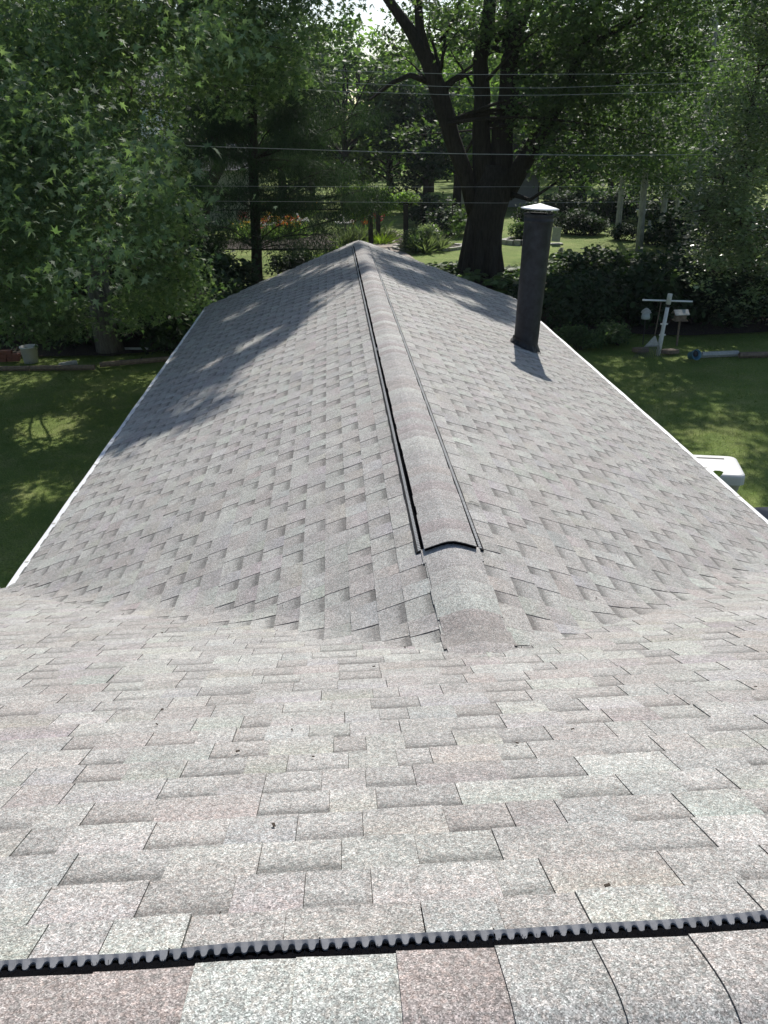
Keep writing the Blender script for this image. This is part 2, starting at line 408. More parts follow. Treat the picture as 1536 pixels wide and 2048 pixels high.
# ------------------------------------------------------------------ ridge vents and caps
def ridge_pt_wing(sg):
    def f(t, o, h):                                # t along the ridge, o down the slope, h above the shingles
        x = sg*o*cosW; return (x+sg*h*sinW, t, -SL*(math.sqrt(x*x+.0016)-.02)+h*cosW)
    return f
def ridge_pt_main(t, o, h):
    y = o*cosM; return (t, -HD+y+h*sinM, SM*(HD)-SM*(math.sqrt(y*y+.0016)-.035)+h*cosM)
def vent_side(fr, t0, t1, oc, ec, ol, hbody, hi_, ho, amp, wob, flip, parent, lm='vent'):
    "one side of a ridge vent: scalloped louvre lip and dark body"
    P = .0205; lip = MB(); n = int((t1-t0)/P); m = 10
    for i in range(n):
        b = len(lip.v)
        for k in range(m+1):
            t = t0+(i+k/m)*P; s_ = math.sin(math.pi*2*(k/m-.25)); sc = (abs(s_)**.45)*(1 if s_ > 0 else -1); wz = wob(t)
            f_ = (amp*sc*.5+amp*.5)/(ol-ec); e = ec+amp*.5*(1-sc)*.5*2; fz = (e-ec)/(ol-ec)
            lip.v += [fr(t, e, hi_+(ho-hi_)*fz+wz), fr(t, ol-.004, ho-.0005+wz), fr(t, ol, ho-.003+wz), fr(t, ol+.001, .0005), fr(t, e+.0005, hi_+(ho-hi_)*fz-.003+wz)]
        for k in range(m):
            q = b+k*5
            for a_, b_ in ((0, 1), (1, 2), (2, 3), (4, 0)):
                f = (q+a_, q+5+a_, q+5+b_, q+b_); lip.f.append(f if flip else f[::-1]); lip.c.append(None)
    v = lip.build('vent_lip', MT[lm], parent)
    body = MB(); steps = max(int((t1-t0)/.1), 4)
    for i in range(steps+1):
        t = t0+(t1-t0)*i/steps; wz = wob(t)
        body.v += [fr(t, oc-.11, .001), fr(t, oc-.012, hbody+wz*.9), fr(t, oc-.006, .009), fr(t, ol-.004, .008)]
    for i in range(steps):
        for k in range(3):
            q = i*4+k; body.f.append((q, q+1, q+5, q+4)); body.c.append(None)
    q = steps*4
    body.f += [(0, 1, 2), (q, q+2, q+1)]; body.c += [None]*2
    body.build('vent_body', MT['vent_in'], v)  # blackened to stand in for the shaded recess behind the lip
    return v
vent = empty('ridge_vent', parent=house)
wob0 = lambda t: .0015*math.sin(t*7)+.001*math.sin(t*17+1)
for sg in (-1, 1):
    v = vent_side(ridge_pt_wing(sg), 1.07, 14.75, .150, .164, .194, .034, .010, .012, .006, wob0, sg > 0, vent, 'vent_dark')
    fin = MB(); t = 1.08; fr = ridge_pt_wing(sg)
    while t < 14.7:                                # pale upright fins along the lip
        a = fr(t, .165, .0108); b = fr(t, .181, .0122); c = fr(t+.008, .181, .0122); d = fr(t+.008, .165, .0108)
        a2, b2, c2, d2 = (tuple(np.array(q)+[0, 0, .006]) for q in (a, b, c, d))
        fin.add([a, b, c, d, a2, b2, c2, d2], [(4,5,6,7),(0,1,5,4),(1,2,6,5),(2,3,7,6),(3,0,4,7)]); t += .0205
    fin.build('vent_fins', MT['vent_fin'], v)
wobm = lambda t: .012*math.exp(-((t-.22)/.10)**2)+.010*math.exp(-((t-.62)/.12)**2)+.005*math.exp(-((t+.75)/.15)**2)+.0012*math.sin(t*9)+.0008*math.sin(t*23)
v = vent_side(ridge_pt_main, -2.6, 2.6, .150, .174, .190, .007, .009, .020, .009, wobm, False, vent)
br = MB()
for i in range(620):
    t = random.uniform(-1.3, 1.2); o = random.uniform(.162, .176); l = random.uniform(.005, .013)
    a = np.array(ridge_pt_main(t, o, .004)); b = np.array(ridge_pt_main(t+random.uniform(-.003, .003), o-.003, .006+l)); d = np.array([.0004, 0, 0])
    br.add([a-d, a+d, b+d, b-d], [(0, 1, 2, 3)])
br.build('bristles', MT['bristle'], v)
for t in (-.86, -.63, -.36, .135, .90):
    jm = MB(); a, b, c, d = (ridge_pt_main(t+x_, o, h_+wobm(t)) for x_, o, h_ in ((-.0012, .176, .0110), (.0012, .176, .0110), (.0012, .188, .0207), (-.0012, .188, .0207)))
    jm.add([a, b, c, d], [(0, 1, 2, 3)]); jm.build('vent_joint', MT['vent_in'], v)

def cap(mb, fr_, ta, tb, half, lo, hi, col, arc=9, jit=.002, pinch=0, wob=lambda t: 0):
    "one bent cap shingle from ta (tucked, lower) to tb (exposed butt, higher)"
    rows = []
    ts = [ta+(tb-ta)*q for q in (0, .25, .5, .75, 1)]
    hs = [lo+(hi-lo)*q for q in (0, .25, .5, .75, 1)]
    jl, jr = random.uniform(-jit, jit), random.uniform(-jit, jit)
    n = arc
    for t, h in zip(ts, hs):
        for k in range(n+1):
            a = -1+2*k/n; rows.append(fr_(t, a*(half+(jl if a < 0 else jr)), h+wob(t)*abs(a)))
    b = len(mb.v); mb.v += rows
    for i in range(4):
        for k in range(n):
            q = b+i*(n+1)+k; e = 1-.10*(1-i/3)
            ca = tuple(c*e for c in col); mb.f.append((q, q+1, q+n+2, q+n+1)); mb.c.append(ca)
    # edges
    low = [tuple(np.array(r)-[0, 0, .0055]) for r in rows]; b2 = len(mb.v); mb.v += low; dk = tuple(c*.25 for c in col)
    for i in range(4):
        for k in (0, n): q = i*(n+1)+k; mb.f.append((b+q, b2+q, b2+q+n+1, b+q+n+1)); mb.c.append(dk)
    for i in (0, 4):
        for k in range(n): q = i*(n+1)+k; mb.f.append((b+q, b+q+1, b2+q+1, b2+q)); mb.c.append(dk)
def fr_wing(t, o, h):
    x = o*cosW; return (x, t, -SL*(math.sqrt(x*x+.0022)-.03)+h)
def fr_main(t, o, h):
    y = o*cosM; return (t, -HD+y, SM*HD-SM*(math.sqrt(y*y+.0022)-.035)+h)
CT = [(.40, .385, .37), (.34, .315, .30), (.37, .35, .34), (.425, .42, .40), (.33, .30, .295), (.36, .35, .34)]
mb = MB(); t = 1.045
ev = MB()                                          # black sheet painted as the shade in the vent's open end
for k in range(13):
    o = -.150+.300*k/12; q = fr_wing(1.052, o, .0345); ev.v += [q, (q[0], q[1], q[2]-.034)]
for k in range(12): ev.f.append((2*k, 2*k+1, 2*k+3, 2*k+2)); ev.c.append(None)
ev.build('vent_end', MT['vent_in'], vent)
while t < 14.9:                                    # caps over the vent: butts face away
    c = random.choice(CT); k = random.uniform(.93, 1.07)
    cap(mb, fr_wing, t-.01, t+EXP, .151, .0352, .0375, tuple(q*k for q in c), jit=.0035); t += EXP
mb.build('ridge_caps', MT['shingle'], house)
fr_flat = lambda t, o, h: (o*cosW, t, max(H(o*cosW, t), fr_wing(t, o, 0)[2])+h*min(1, max(-.2, (t+.05)/.10))-.004*(t < -.02))
mb = MB(); t = -.06; cs = [(.33, .31, .30), (.30, .28, .265), (.31, .285, .272), (.40, .41, .385), (.40, .40, .38), (.37, .36, .345), (.36, .345, .335), (.38, .37, .36)]
i = 0
while t < 1.10:                                    # flat caps from the vent to the valley
    cap(mb, fr_flat, t-.01, t+EXP, .160+.010*math.sin(i*2.1), .0065, .0105, cs[i % 8], jit=.006); t += EXP; i += 1
mb.build('ridge_caps', MT['shingle'], house)
MC = [(.36,.35,.34),(.335,.30,.285),(.34,.30,.285),(.42,.43,.405),(.415,.425,.40),(.335,.295,.28),(.375,.37,.355),(.355,.345,.33),(.35,.33,.315),(.37,.36,.35)]
mb = MB()
xs = [-2.75+.149*i for i in range(36)]
for i, t in enumerate(xs):
    cc = MC[i % len(MC)]
    cap(mb, fr_main, t+.165, t, .152, .0140, .0185, cc, arc=13, jit=.002, wob=lambda t: wobm(t)*1.0)
mcaps = mb.build('ridge_caps', MT['shingle'], house)

mb = MB()                                          # bits of leaf and grit lying on the shingles
for i in range(48):
    x, y = random.uniform(-1.6, 1.8), random.uniform(-2.0, 1.2) if i < 34 else random.uniform(1.5, 9)
    if abs(x) > 1.5 and y > 1: continue
    z = H(x, y)+.011; a = random.uniform(0, 6.3); l = random.uniform(.002, .007); w_ = l*random.uniform(.25, .8)
    R_ = Matrix.Rotation(a, 3, 'Z'); mb.box((-l, -w_, 0), (l, w_, .002), R_, (x, y, z))
dbs = mb.build('leaf_litter', simple('dry_litter', (.05, .035, .022), .9, .5, 30, 0)); dbs['kind'] = 'stuff'; dbs['label'] = 'specks of dry leaf litter scattered on the shingles'
sp_ = onroof_pt(950, 1012); mb = MB()
for i in range(7):
    a = random.uniform(-.4, 1.6); l = random.uniform(.04, .11); d = np.array([math.cos(a), math.sin(a)*.8, -SL*math.cos(a)])*l; o = np.array([random.uniform(-.03, .03), random.uniform(-.03, .03), 0])
    mb.tube([sp_+o-d*.5+[0,0,.012], sp_+o+[.006*random.uniform(-1,1), 0, .022], sp_+o+d*.5+[0,0,.012]], .0012, 4)
tag(mb.build('dry_grass', simple('straw', (.62, .58, .48), .8, .2, 20, 0)), 'small tuft of pale dry grass caught on the right edge of the ridge vent', 'dry grass')
# ------------------------------------------------------------------ flue pipe
b0 = np.array([2.14, 9.0, -SL*2.14]); lean = Matrix.Rotation(math.radians(3.2), 3, 'Y')
pipe = empty('flue_pipe', b0, parent=house)
mb = MB(); pr = [(.170, -.12)]
for k in range(12):
    z = .05+k*.15; pr.append((.172+.022*k/11+.0015*math.sin(k*2.3), z))
pr += [(.196, 1.72), (.203, 1.725), (.203, 1.75), (.196, 1.755), (.198, 1.80), (.212, 1.805), (.212, 1.825), (.188, 1.825), (.186, 1.6)]
mb.lathe(pr, 40, rot=lean); mb.build('pipe_shaft', MT['pipe'], pipe, True)
mb = MB(); mb.lathe([(.254, 1.885), (.259, 1.892), (.22, 1.903), (.11, 1.930), (.012, 1.953), (.001, 1.954)], 40, rot=lean)
mb.lathe([(.252, 1.884), (.12, 1.905), (.001, 1.920)], 40, rot=lean)
mb.build('rain_cap', MT['cap_metal'], pipe, True)
for k in range(4):
    mb = MB(); a = k*math.pi/2+.6; r = .185
    p = lean @ Vector((r*math.cos(a), r*math.sin(a), 1.78)); q = lean @ Vector((r*math.cos(a), r*math.sin(a), 1.915)); mb.tube([p, q], .008, 6)
    mb.build('cap_bracket', MT['metal_dark'], pipe)
mb = MB(); n = 40                                  # ragged tar collar that follows the slope
for ri, (r, dz, z0) in enumerate(((.30, 0, .004), (.215, .02, .03), (.185, .075, .0), (.183, .10, 0))):
    for k in range(n):
        a = 2*math.pi*k/n; j = random.uniform(-.009, .009)*(ri < 3)
        x, y = (r+j)*math.cos(a)*(1 if ri else .72), (r+j)*math.sin(a)*(1 if ri else .85)
        z = -SL*x+dz+.006+j*.7*(ri > 0)
        if y < -.1 and ri == 0: y -= .04
        mb.v.append((x, y, z))
for i in range(3):
    for k in range(n): mb.f.append((i*n+k, i*n+(k+1) % n, (i+1)*n+(k+1) % n, (i+1)*n+k)); mb.c.append(None)
mb.build('flashing', MT['tar'], pipe)

# ------------------------------------------------------------------ ground
def sheet(name, mat, pts, z, kind='structure', sub=0):
    bm = bmesh.new(); vs_ = [bm.verts.new((p[0], p[1], z)) for p in pts]; bm.faces.new(vs_)
    me = bpy.data.meshes.new(name); bm.to_mesh(me); bm.free(); me.materials.append(mat)
    o = put(bpy.data.objects.new(name, me)); o['kind'] = kind; return o
mb = MB(); N = 90; xs = np.linspace(-1, 1, N)
gx = np.sign(xs)*np.abs(xs)**2.2*700; gy = 20+np.sign(xs)*np.abs(xs)**2.2*700
def gh(x, y):
    r = math.hypot(x, y-20); k = min(1, max(0, (r-60)/100))
    return GZ+.04*math.sin(x*.5+1)*math.sin(y*.4)+k*1.5*math.sin(x*.02)*math.cos(y*.017)
for y in gy:
    for x in gx: mb.v.append((x, y, gh(x, y)))
for j in range(N-1):
    for i in range(N-1): mb.f.append((j*N+i, j*N+i+1, (j+1)*N+i+1, (j+1)*N+i)); mb.c.append(None)
mb.build('ground', MT['lawn'], None, True)['kind'] = 'structure'

def blob(cx, cy, rx, ry, n=28, jit=.08):
    return [(cx+rx*math.cos(2*math.pi*k/n)*(1+random.uniform(-jit, jit)), cy+ry*math.sin(2*math.pi*k/n)*(1+random.uniform(-jit, jit))) for k in range(n)]
pth = [gnd(*q)[:2] for q in ((742, 505), (830, 520), (800, 500), (788, 480), (800, 470), (790, 462), (765, 466), (752, 480))]
sheet('garden_path', MT['path'], pth, GZ+.06)
sheet('planting_bed', MT['mulch'], blob(-9, 24.2, 7.5, 2.0), GZ+.055)      # under the left maple
sheet('planting_bed', MT['mulch'], blob(12, 25.8, 8.0, 3.4), GZ+.055)     # behind the clothes post
sheet('planting_bed', MT['mulch'], blob(6.5, 34.5, 6.0, 2.6), GZ+.058)    # round the big maple
sheet('planting_bed', MT['mulch'], blob(-1, 50, 7, 4), GZ+.057)           # flower garden

# ------------------------------------------------------------------ foliage
SHAPES = {
 'maple': np.array([(0,0,0),(.42,.12,.03),(.26,.40,0),(.56,.72,.06),(.18,.62,0),(0,1.08,-.05),(-.18,.62,0),(-.56,.72,.06),(-.26,.40,0),(-.42,.12,.03)]),
 'silver': np.array([(0,0,0),(.16,.16,.02),(.50,.10,-.02),(.24,.34,0),(.52,.78,.05),(.15,.52,0),(0,1.25,-.10),(-.15,.52,0),(-.52,.78,.05),(-.24,.34,0),(-.50,.10,-.02),(-.16,.16,.02)]),
 'oval': np.array([(0,0,0),(.26,.35,.04),(.22,.72,.03),(0,1.0,-.04),(-.22,.72,.03),(-.26,.35,.04)]),
 'diamond': np.array([(0,0,0),(.36,.5,.05),(0,1.0,0),(-.36,.5,.05)]),
 'needle': np.array([(-.035,0,0),(.035,0,0),(.02,1,0),(-.02,1,0)]),
 'blade': np.array([(-.03,0,0),(.03,0,0),(.02,.6,.05),(0,1,.16),(-.02,.6,.05)]),
 'hosta': np.array([(0,0,0),(.30,.25,.06),(.34,.55,.06),(.18,.85,0),(0,1.05,-.1),(-.18,.85,0),(-.34,.55,.06),(-.30,.25,.06)]),
}
def leaves(name, pts, size, shape, mat, parent, up=.35, droop=.3, szj=.45, radial=None):
    "one mesh of leaf faces at pts"
    pts = np.asarray(pts); n = len(pts); sh = SHAPES[shape]; m = len(sh)
    nr = rng.normal(size=(n, 3)); nr[:, 2] = np.abs(nr[:, 2])+up*2; nr /= np.linalg.norm(nr, axis=1)[:, None]
    d = rng.normal(size=(n, 3)); d[:, 2] -= droop*2
    if radial is not None: d = d*.6+radial*1.5
    d -= (d*nr).sum(1)[:, None]*nr; d /= np.linalg.norm(d, axis=1)[:, None]+1e-9
    s_ = np.cross(d, nr); sz = size*(1+szj*rng.uniform(-1, 1, n))
    V = pts[:, None, :]+sz[:, None, None]*(s_[:, None, :]*sh[None, :, 0:1]+d[:, None, :]*sh[None, :, 1:2]+nr[:, None, :]*sh[None, :, 2:3])
    me = bpy.data.meshes.new(name); me.vertices.add(n*m); me.vertices.foreach_set('co', V.reshape(-1).astype(np.float32))
    me.loops.add(n*m); me.loops.foreach_set('vertex_index', np.arange(n*m, dtype=np.int32))
    me.polygons.add(n); me.polygons.foreach_set('loop_start', np.arange(0, n*m, m, dtype=np.int32))
    me.materials.append(mat); me.update(calc_edges=True)
    return put(bpy.data.objects.new(name, me), parent)
def clump(c, r, n, sub=None, sr=.30, shell=.5):
    "leaf positions: twigs spread through an ellipsoid, leaves bunched on the twigs"
    c = np.array(c, float); r = np.array(r if hasattr(r, '__len__') else (r, r, r*.8), float)
    sub = sub or max(3, n//36)
    d = rng.normal(size=(sub, 3)); d /= np.linalg.norm(d, axis=1)[:, None]
    rr = rng.uniform(shell**3, 1, sub)**(1/3); tc = c+d*r*rr[:, None]
    k = rng.integers(0, sub, n); g = rng.normal(size=(n, 3))*sr; g[:, 2] *= .55
    return tc[k]+g

# plan polygons: where sunlight reaches the roof and the lawn
def inpoly(x, y, poly):
    poly = np.asarray(poly); n = len(poly); ins = np.zeros(len(x), bool); j = n-1
    for i in range(n):
        xi, yi = poly[i]; xj, yj = poly[j]
        c = ((yi > y) != (yj > y)) & (x < (xj-xi)*(y-yi)/(yj-yi+1e-12)+xi); ins ^= c; j = i
    return ins
def onroof(x, y, sg):       # photograph -> plan of a wing slope
    d = Fv*FPX+R2*(x-768)-U2*(y-1024); t = -(CAM[2]+SL*sg*CAM[0])/(d[2]+SL*sg*d[0]); p = CAM+d*t; return p[0], p[1]
SH_L = [[onroof(*q, -1) for q in P] for P in (
   [(415,605),(430,592),(560,560),(640,548),(716,535),(722,560),(660,590),(610,640),(560,690),(500,720),(480,745),(440,775),(455,800),(440,840),(340,862),(290,880),(238,905),(225,880),(300,775)],
   [(560,545),(640,515),(715,492),(716,512),(640,536)],)]
SH_R = [[onroof(*q, 1) for q in P] for P in ([(740,500),(860,530),(960,560),(1025,590),(1040,650),(980,640),(900,600),(820,575),(770,545)],)]
LIT = [[tuple(gnd(*q)[:2]) for q in P] for P in (
   [(10,845),(60,830),(120,832),(185,830),(180,850),(120,880),(60,895),(15,885)], [(10,975),(70,950),(130,985),(100,1010),(30,1000)],
   [(20,905),(90,890),(150,872),(185,862),(170,890),(110,905),(60,920)], [(205,862),(235,862),(235,880),(212,880)],
   [(0,1010),(60,1000),(60,1060),(0,1060)],
   [(1330,705),(1380,690),(1430,695),(1536,675),(1536,700),(1440,722),(1340,718)],
   [(1200,705),(1240,700),(1265,715),(1240,730),(1205,725)],
   [(1430,745),(1490,765),(1536,780),(1536,800),(1470,780)], [(1280,790),(1340,800),(1380,820),(1330,822)],
   [(1400,810),(1470,815),(1450,840),(1410,835)], [(1490,830),(1530,825),(1530,850),(1500,850)], [(1340,860),(1400,868),(1380,885),(1340,880)],
   [(1380,850),(1500,850),(1510,1015),(1400,1015)], [(1440,960),(1490,960),(1536,1010),(1536,1030),(1480,1030)], [(1390,700),(1300,712),(1310,725),(1390,722)],
   [(880,470),(1110,470),(1100,500),(1000,535),(900,520),(820,520)], [(1120,492),(1170,485),(1180,502),(1130,508)], [(1230,545),(1270,540),(1270,560),(1230,560)],
   [(420,510),(560,508),(560,530),(430,535)], [(690,440),(880,440),(880,520),(690,520)],)]
HOLES = [[onroof(*q, -1) for q in P] for P in ([(600,600),(700,558),(706,573),(612,625)],[(450,700),(560,648),(572,664),(462,718)],[(375,742),(450,708),(458,722),(385,760)],[(300,842),(425,786),(432,800),(312,856)],[(350,800),(440,762),(447,776),(352,815)],[(430,640),(520,600),(530,612),(440,655)],[(520,580),(600,560),(604,568),(525,592)])]
HOLES_R = [[onroof(*q, 1) for q in P] for P in ([(770,520),(850,540),(860,552),(775,535)],[(850,570),(960,605),(970,620),(855,588)],[(900,560),(985,590),(985,600),(905,570)])]
LIT.append([(3.9, 6.6), (6.6, 6.6), (6.6, 10.4), (3.9, 10.4)])
LIT_TREE = [(11, 16.8), (18.5, 16.8), (19.5, 24), (11.5, 24)]
def to_ground(P, z=GZ): return P-SUN*((P[:, 2]-z)/SUN[2])[:, None]
def prune(P, roof_ok=True):
    "drop leaves that would shade the sunlit parts of the roof and of the lawn"
    P = np.asarray(P); keep = np.ones(len(P), bool)
    for sg, polys in ((-1, SH_L), (1, SH_R)):
        den = SUN[2]+SL*sg*SUN[0]; t = (P[:, 2]+SL*sg*P[:, 0])/den; Q = P-SUN*t[:, None]
        on = (Q[:, 0]*sg > 0) & (np.abs(Q[:, 0]) < W+.2) & (Q[:, 1] > -3) & (Q[:, 1] < L+.3) & (t > 0)
        sh = np.zeros(len(P), bool)
        jx = rng.normal(size=len(P))*.16; jy = rng.normal(size=len(P))*.26
        for pl in polys: sh |= inpoly(Q[:, 0]+jx, Q[:, 1]+jy, pl)
        for pl in (HOLES if sg < 0 else HOLES_R): sh &= ~(inpoly(Q[:, 0]+jx*.5, Q[:, 1]+jy*.5, pl) & (rng.random(len(P)) < .88))
        keep &= ~(on & ~sh)
    G = to_ground(P)
    jx = rng.normal(size=len(P))*.22; jy = rng.normal(size=len(P))*.30
    for pl in LIT: keep &= ~inpoly(G[:, 0]+jx, G[:, 1]+jy, pl)
    keep &= ~(inpoly(G[:, 0]+jx*2, G[:, 1]+jy*2, LIT_TREE))
    keep &= ~((np.abs(G[:, 0]) < 8) & (G[:, 1] < 2.5))
    return P[keep]
def cast(polys, n, h0, h1, roof, sub, sr=.25, ymax=9999, xmax=9999, flat=.7):
    "leaf bunches hanging in the sun's path above a shaded patch"
    xs = np.array([p for P in polys for p in P]); out = []
    while len(out) < sub:
        x, y = rng.uniform(xs[:, 0].min(), xs[:, 0].max()), rng.uniform(xs[:, 1].min(), xs[:, 1].max())
        if any(inpoly(np.array([x]), np.array([y]), P)[0] for P in polys):
            z = -SL*abs(x) if roof else GZ; h = rng.uniform(h0, h1); q = np.array([x, y, z])+SUN*h/SUN[2]
            d = q-CAM; py = 1024-FPX*(d@U2)/(d@Fv); px = 768+FPX*(d@R2)/(d@Fv)
            if py < ymax and (px < xmax or py < 150): out.append(q)
    out = np.array(out); k = rng.integers(0, sub, n); g = rng.normal(size=(n, 3))*sr*rng.uniform(.6, 1.3, (sub, 1))[k]; g[:, 2] *= flat
    return out[k]+g, out

def limb(mb, a, b, r0, r1, bend=.12, n=6, seg=8):
    a, b = np.array(a, float), np.array(b, float); L_ = np.linalg.norm(b-a); off = rng.normal(size=3)*L_*bend; off[2] = abs(off[2])*.6
    pts = []; rr = []
    for i in range(seg+1):
        t = i/seg; p = a+(b-a)*t+off*math.sin(math.pi*t)*.8+rng.normal(size=3)*r1*.4*(0 < i < seg); pts.append(p); rr.append(r0+(r1-r0)*t**.8)
    mb.tube(pts, rr, n, False); return pts

def tree(name, label, cat, base, trunk_pts, rads, clumps, leafmat, bark, size, shape, group=None, npl=1200, up=.35, droop=.3, sr=.3, shell=.5, extra=None, prn=True, limbs=True, extra_limbs=None):
    base = np.array(base, float); root = tag(empty(name, base), label, cat, group)
    mb = MB(); mb.tube([np.array(p)-base for p in trunk_pts], rads, 14); mb.build('trunk', bark, root, True)
    P = []; lb = MB()
    for c in clumps:
        cen, r = np.array(c[0], float), c[1]; n = int(c[2]) if len(c) > 2 else npl
        P.append(clump(cen, r, n, sr=sr, shell=shell))
        if limbs and (name != 'silver_maple' or len(P) % 2):
            hz = [p for p in trunk_pts if p[2] < cen[2]+.5] or [trunk_pts[0]]
            k = min(range(len(trunk_pts)), key=lambda i: np.linalg.norm(np.array(trunk_pts[i])-cen)+max(0, trunk_pts[i][2]-cen[2])*1.2)
            r0 = max(.03, rads[k]*.13); limb(lb, np.array(trunk_pts[k])-base, cen-base, r0, .025)
            rv = np.array(r if hasattr(r, '__len__') else (r,)*3)
            for q in range(5):
                d = rng.normal(size=3); d /= np.linalg.norm(d); limb(lb, cen-base, cen-base+d*rv*.8, .018, .006, n=4, seg=4)
    for a, b, r in (extra_limbs or []): limb(lb, np.array(a)-base, np.array(b)-base, r, r*.4)
    P = np.concatenate(P); P = prune(P) if prn else P
    if extra is not None: P = np.concatenate([P, prune(extra)])
    if lb.v: lb.build('limbs', bark, root, True)
    leaves('crown', P-base, size, shape, leafmat, root, up, droop)
    return root

# left silver maple, close to the house
b = gnd(222, 705); tb = np.array(b)
tp = [tb, at(205, 640, 22.6), at(195, 560, 22.6), at(200, 470, 22.7), at(190, 380, 22.8), at(180, 260, 23), at(200, 120, 23.2), at(230, 0, 23.4), at(250, -200, 23.6), at(260, -450, 24)]
cl = []
for x, y, Y, r, n in ((60,330,15.5,1.5,1500),(170,300,16.5,1.4,1500),(-30,250,16,1.4,900),(100,450,16.5,1.5,1500),(250,430,18,1.3,1300),(320,430,19,1.0,900),(30,560,16.5,1.4,1300),
   (120,560,18,1.2,1000),(210,520,18,1.3,1200),(330,540,19.5,1.0,900),(350,520,20,.7,450),(290,600,20,.9,800),(60,640,18.5,1.0,900),(130,640,20,.8,500),(250,650,21,.4,150),(-40,450,15,1.6,1000),
   (60,120,16,1.5,1300),(180,60,17,1.5,1400),(300,60,18,1.4,1300),(420,60,19,1.3,1200),(520,90,20,1.2,1000),(600,40,20.5,1.2,1000),(440,170,20,1.0,700),(330,210,20,1.0,500),
   (250,-60,18,1.6,900),(450,-60,19,1.5,900),(50,-60,17,1.6,900),(560,160,20.5,.8,400),(20,200,16,1.2,800),(-60,60,15,1.5,700),(620,-40,21,1.2,600),(280,330,20,1.2,700),(390,590,21,.7,350),(180,180,21,1.6,700)):
    cl.append((at(x, y, Y), (r, r, r*.62), int(n*1.35)))
ex = []
# leaves added to its crown to throw shade on the left lawn
XL = [[(-18, 3.5), (-3.6, 3.5), (-3.6, 22), (-18, 22)]]
e1, s1 = cast(XL, 115000, 3.5, 14, False, 1250, .50, 560, 335, .38)
tree('silver_maple', 'silver maple with drooping pale green leaves and grey trunk beside the left lawn', 'tree', tb, tp, [.42,.33,.30,.28,.26,.24,.22,.20,.15,.08], cl, MT['leaf_silver'], MT['bark_mid'], .118, 'silver', droop=.6, up=.25, sr=.26, extra=e1)

# big many-stemmed maple behind the wing
b = gnd(962, 552); mbase = b
Yt = b[1]
root_pts = [b-[0,0,.1], at(965, 520, Yt), at(968, 470, Yt), at(972, 430, Yt), at(985, 380, Yt), at(990, 330, Yt)]
cl = []
for x, y, Y, r, n in ((900,30,36,1.5,900),(1010,20,36,1.6,900),(1100,40,33,2.3,1800),(1200,60,31,2.2,1700),(1300,40,31,2.2,1500),(1400,20,31,2.0,1200),
   (1150,140,33,1.9,1400),(1230,170,32,2.2,1600),(1330,150,32,2.0,1400),(1130,240,36,1.5,900),(1190,290,33,2.0,1500),(1270,270,33,2.0,1400),(1150,340,34,1.2,600),(1350,280,33,2.0,1200),
   (900,100,37,1.1,500),(1080,110,34,1.4,800),(800,110,37,1.0,350),(860,30,37,1.0,400),(920,60,34,1.0,450),(800,40,37,.9,250),
   (900,-80,31,2.5,900),(1100,-80,30,2.5,900),(1300,-80,30,2.5,900),(905,440,37,.8,300),(1440,120,32,1.8,800),(1010,130,38,1.2,450),(840,270,37,1.0,250),(1070,330,36,.8,250),(1120,150,33,1.5,1000),(1085,215,33.5,1.2,800),(1060,270,34.5,.8,350),(1150,210,33,1.4,900),(1050,60,35,1.2,700)):
    cl.append((at(x, y, Y), (r, r, r*.7), n))
e2, s2 = cast(SH_L, 19000, 11, 15, True, 520, .24)
e3, s3 = cast(SH_R, 7500, 12, 16, True, 200, .24)
XR = [[(3.6, 4), (16, 4), (16, 22.5), (3.6, 22.5)]]
e4, s4 = cast(XR, 66000, 9, 17, False, 1500, .48, 130, 9999, .5)
allx = np.concatenate([e2, e3, e4])  # leaves added high up, mostly unseen, for the shade they throw
top = at(1010, -250, Yt-1)
xl = [(at(1000, 100, Yt), top, .35)]
for s_ in (s2[::60], s3[::50], [q for q in s4[::60] if q[2] > 7]):
    for q in s_: xl.append((top, q, .05))
mp = tree('maple', 'huge dark maple with several black stems rising behind the wing roof', 'tree', b, root_pts, [.96, .84, .78, .80, .84, .6], cl, MT['leaf_maple'], MT['bark_dark'], .15, 'maple', extra=allx, up=.3, sr=.36, extra_limbs=xl, limbs=False)
mb = MB()
def stem(pts, rs, n=12): mb.tube([np.array(at(*p))-b for p in pts], [q*.68 for q in rs], n)
stem([(975,400,Yt),(965,330,Yt),(962,260,Yt),(965,190,Yt),(960,120,Yt),(975,50,Yt),(985,-40,Yt),(1000,-250,Yt-1)], [.75,.62,.55,.50,.45,.42,.36,.25])
stem([(1000,400,Yt),(1003,330,Yt),(1005,260,Yt),(1018,190,Yt-.3),(1018,120,Yt-.5),(1040,50,Yt-1),(1080,-60,Yt-2)], [.80,.72,.66,.62,.48,.36,.25])
stem([(1010,385,Yt),(1050,320,Yt-.3),(1090,250,Yt-1),(1120,200,Yt-1.5),(1150,130,Yt-2),(1180,60,Yt-3)], [.7,.55,.5,.42,.3,.2])
stem([(950,430,Yt),(935,360,Yt),(905,280,Yt),(880,190,Yt),(855,120,Yt),(820,60,Yt),(770,-10,Yt),(720,-80,Yt)], [.5,.5,.5,.55,.45,.34,.26,.18])
stem([(855,120,Yt),(840,60,Yt),(835,-10,Yt),(830,-90,Yt)], [.35,.28,.22,.15])
stem([(880,190,Yt),(910,160,Yt),(945,145,Yt)], [.16,.13,.12], 8)
stem([(862,165,Yt),(820,150,Yt),(785,165,Yt),(740,200,Yt+1)], [.22,.16,.13,.06], 8)
stem([(1040,130,Yt),(1130,90,Yt-2),(1210,70,Yt-3),(1300,20,Yt-4),(1380,-30,Yt-4)], [.3,.24,.22,.17,.1], 8)
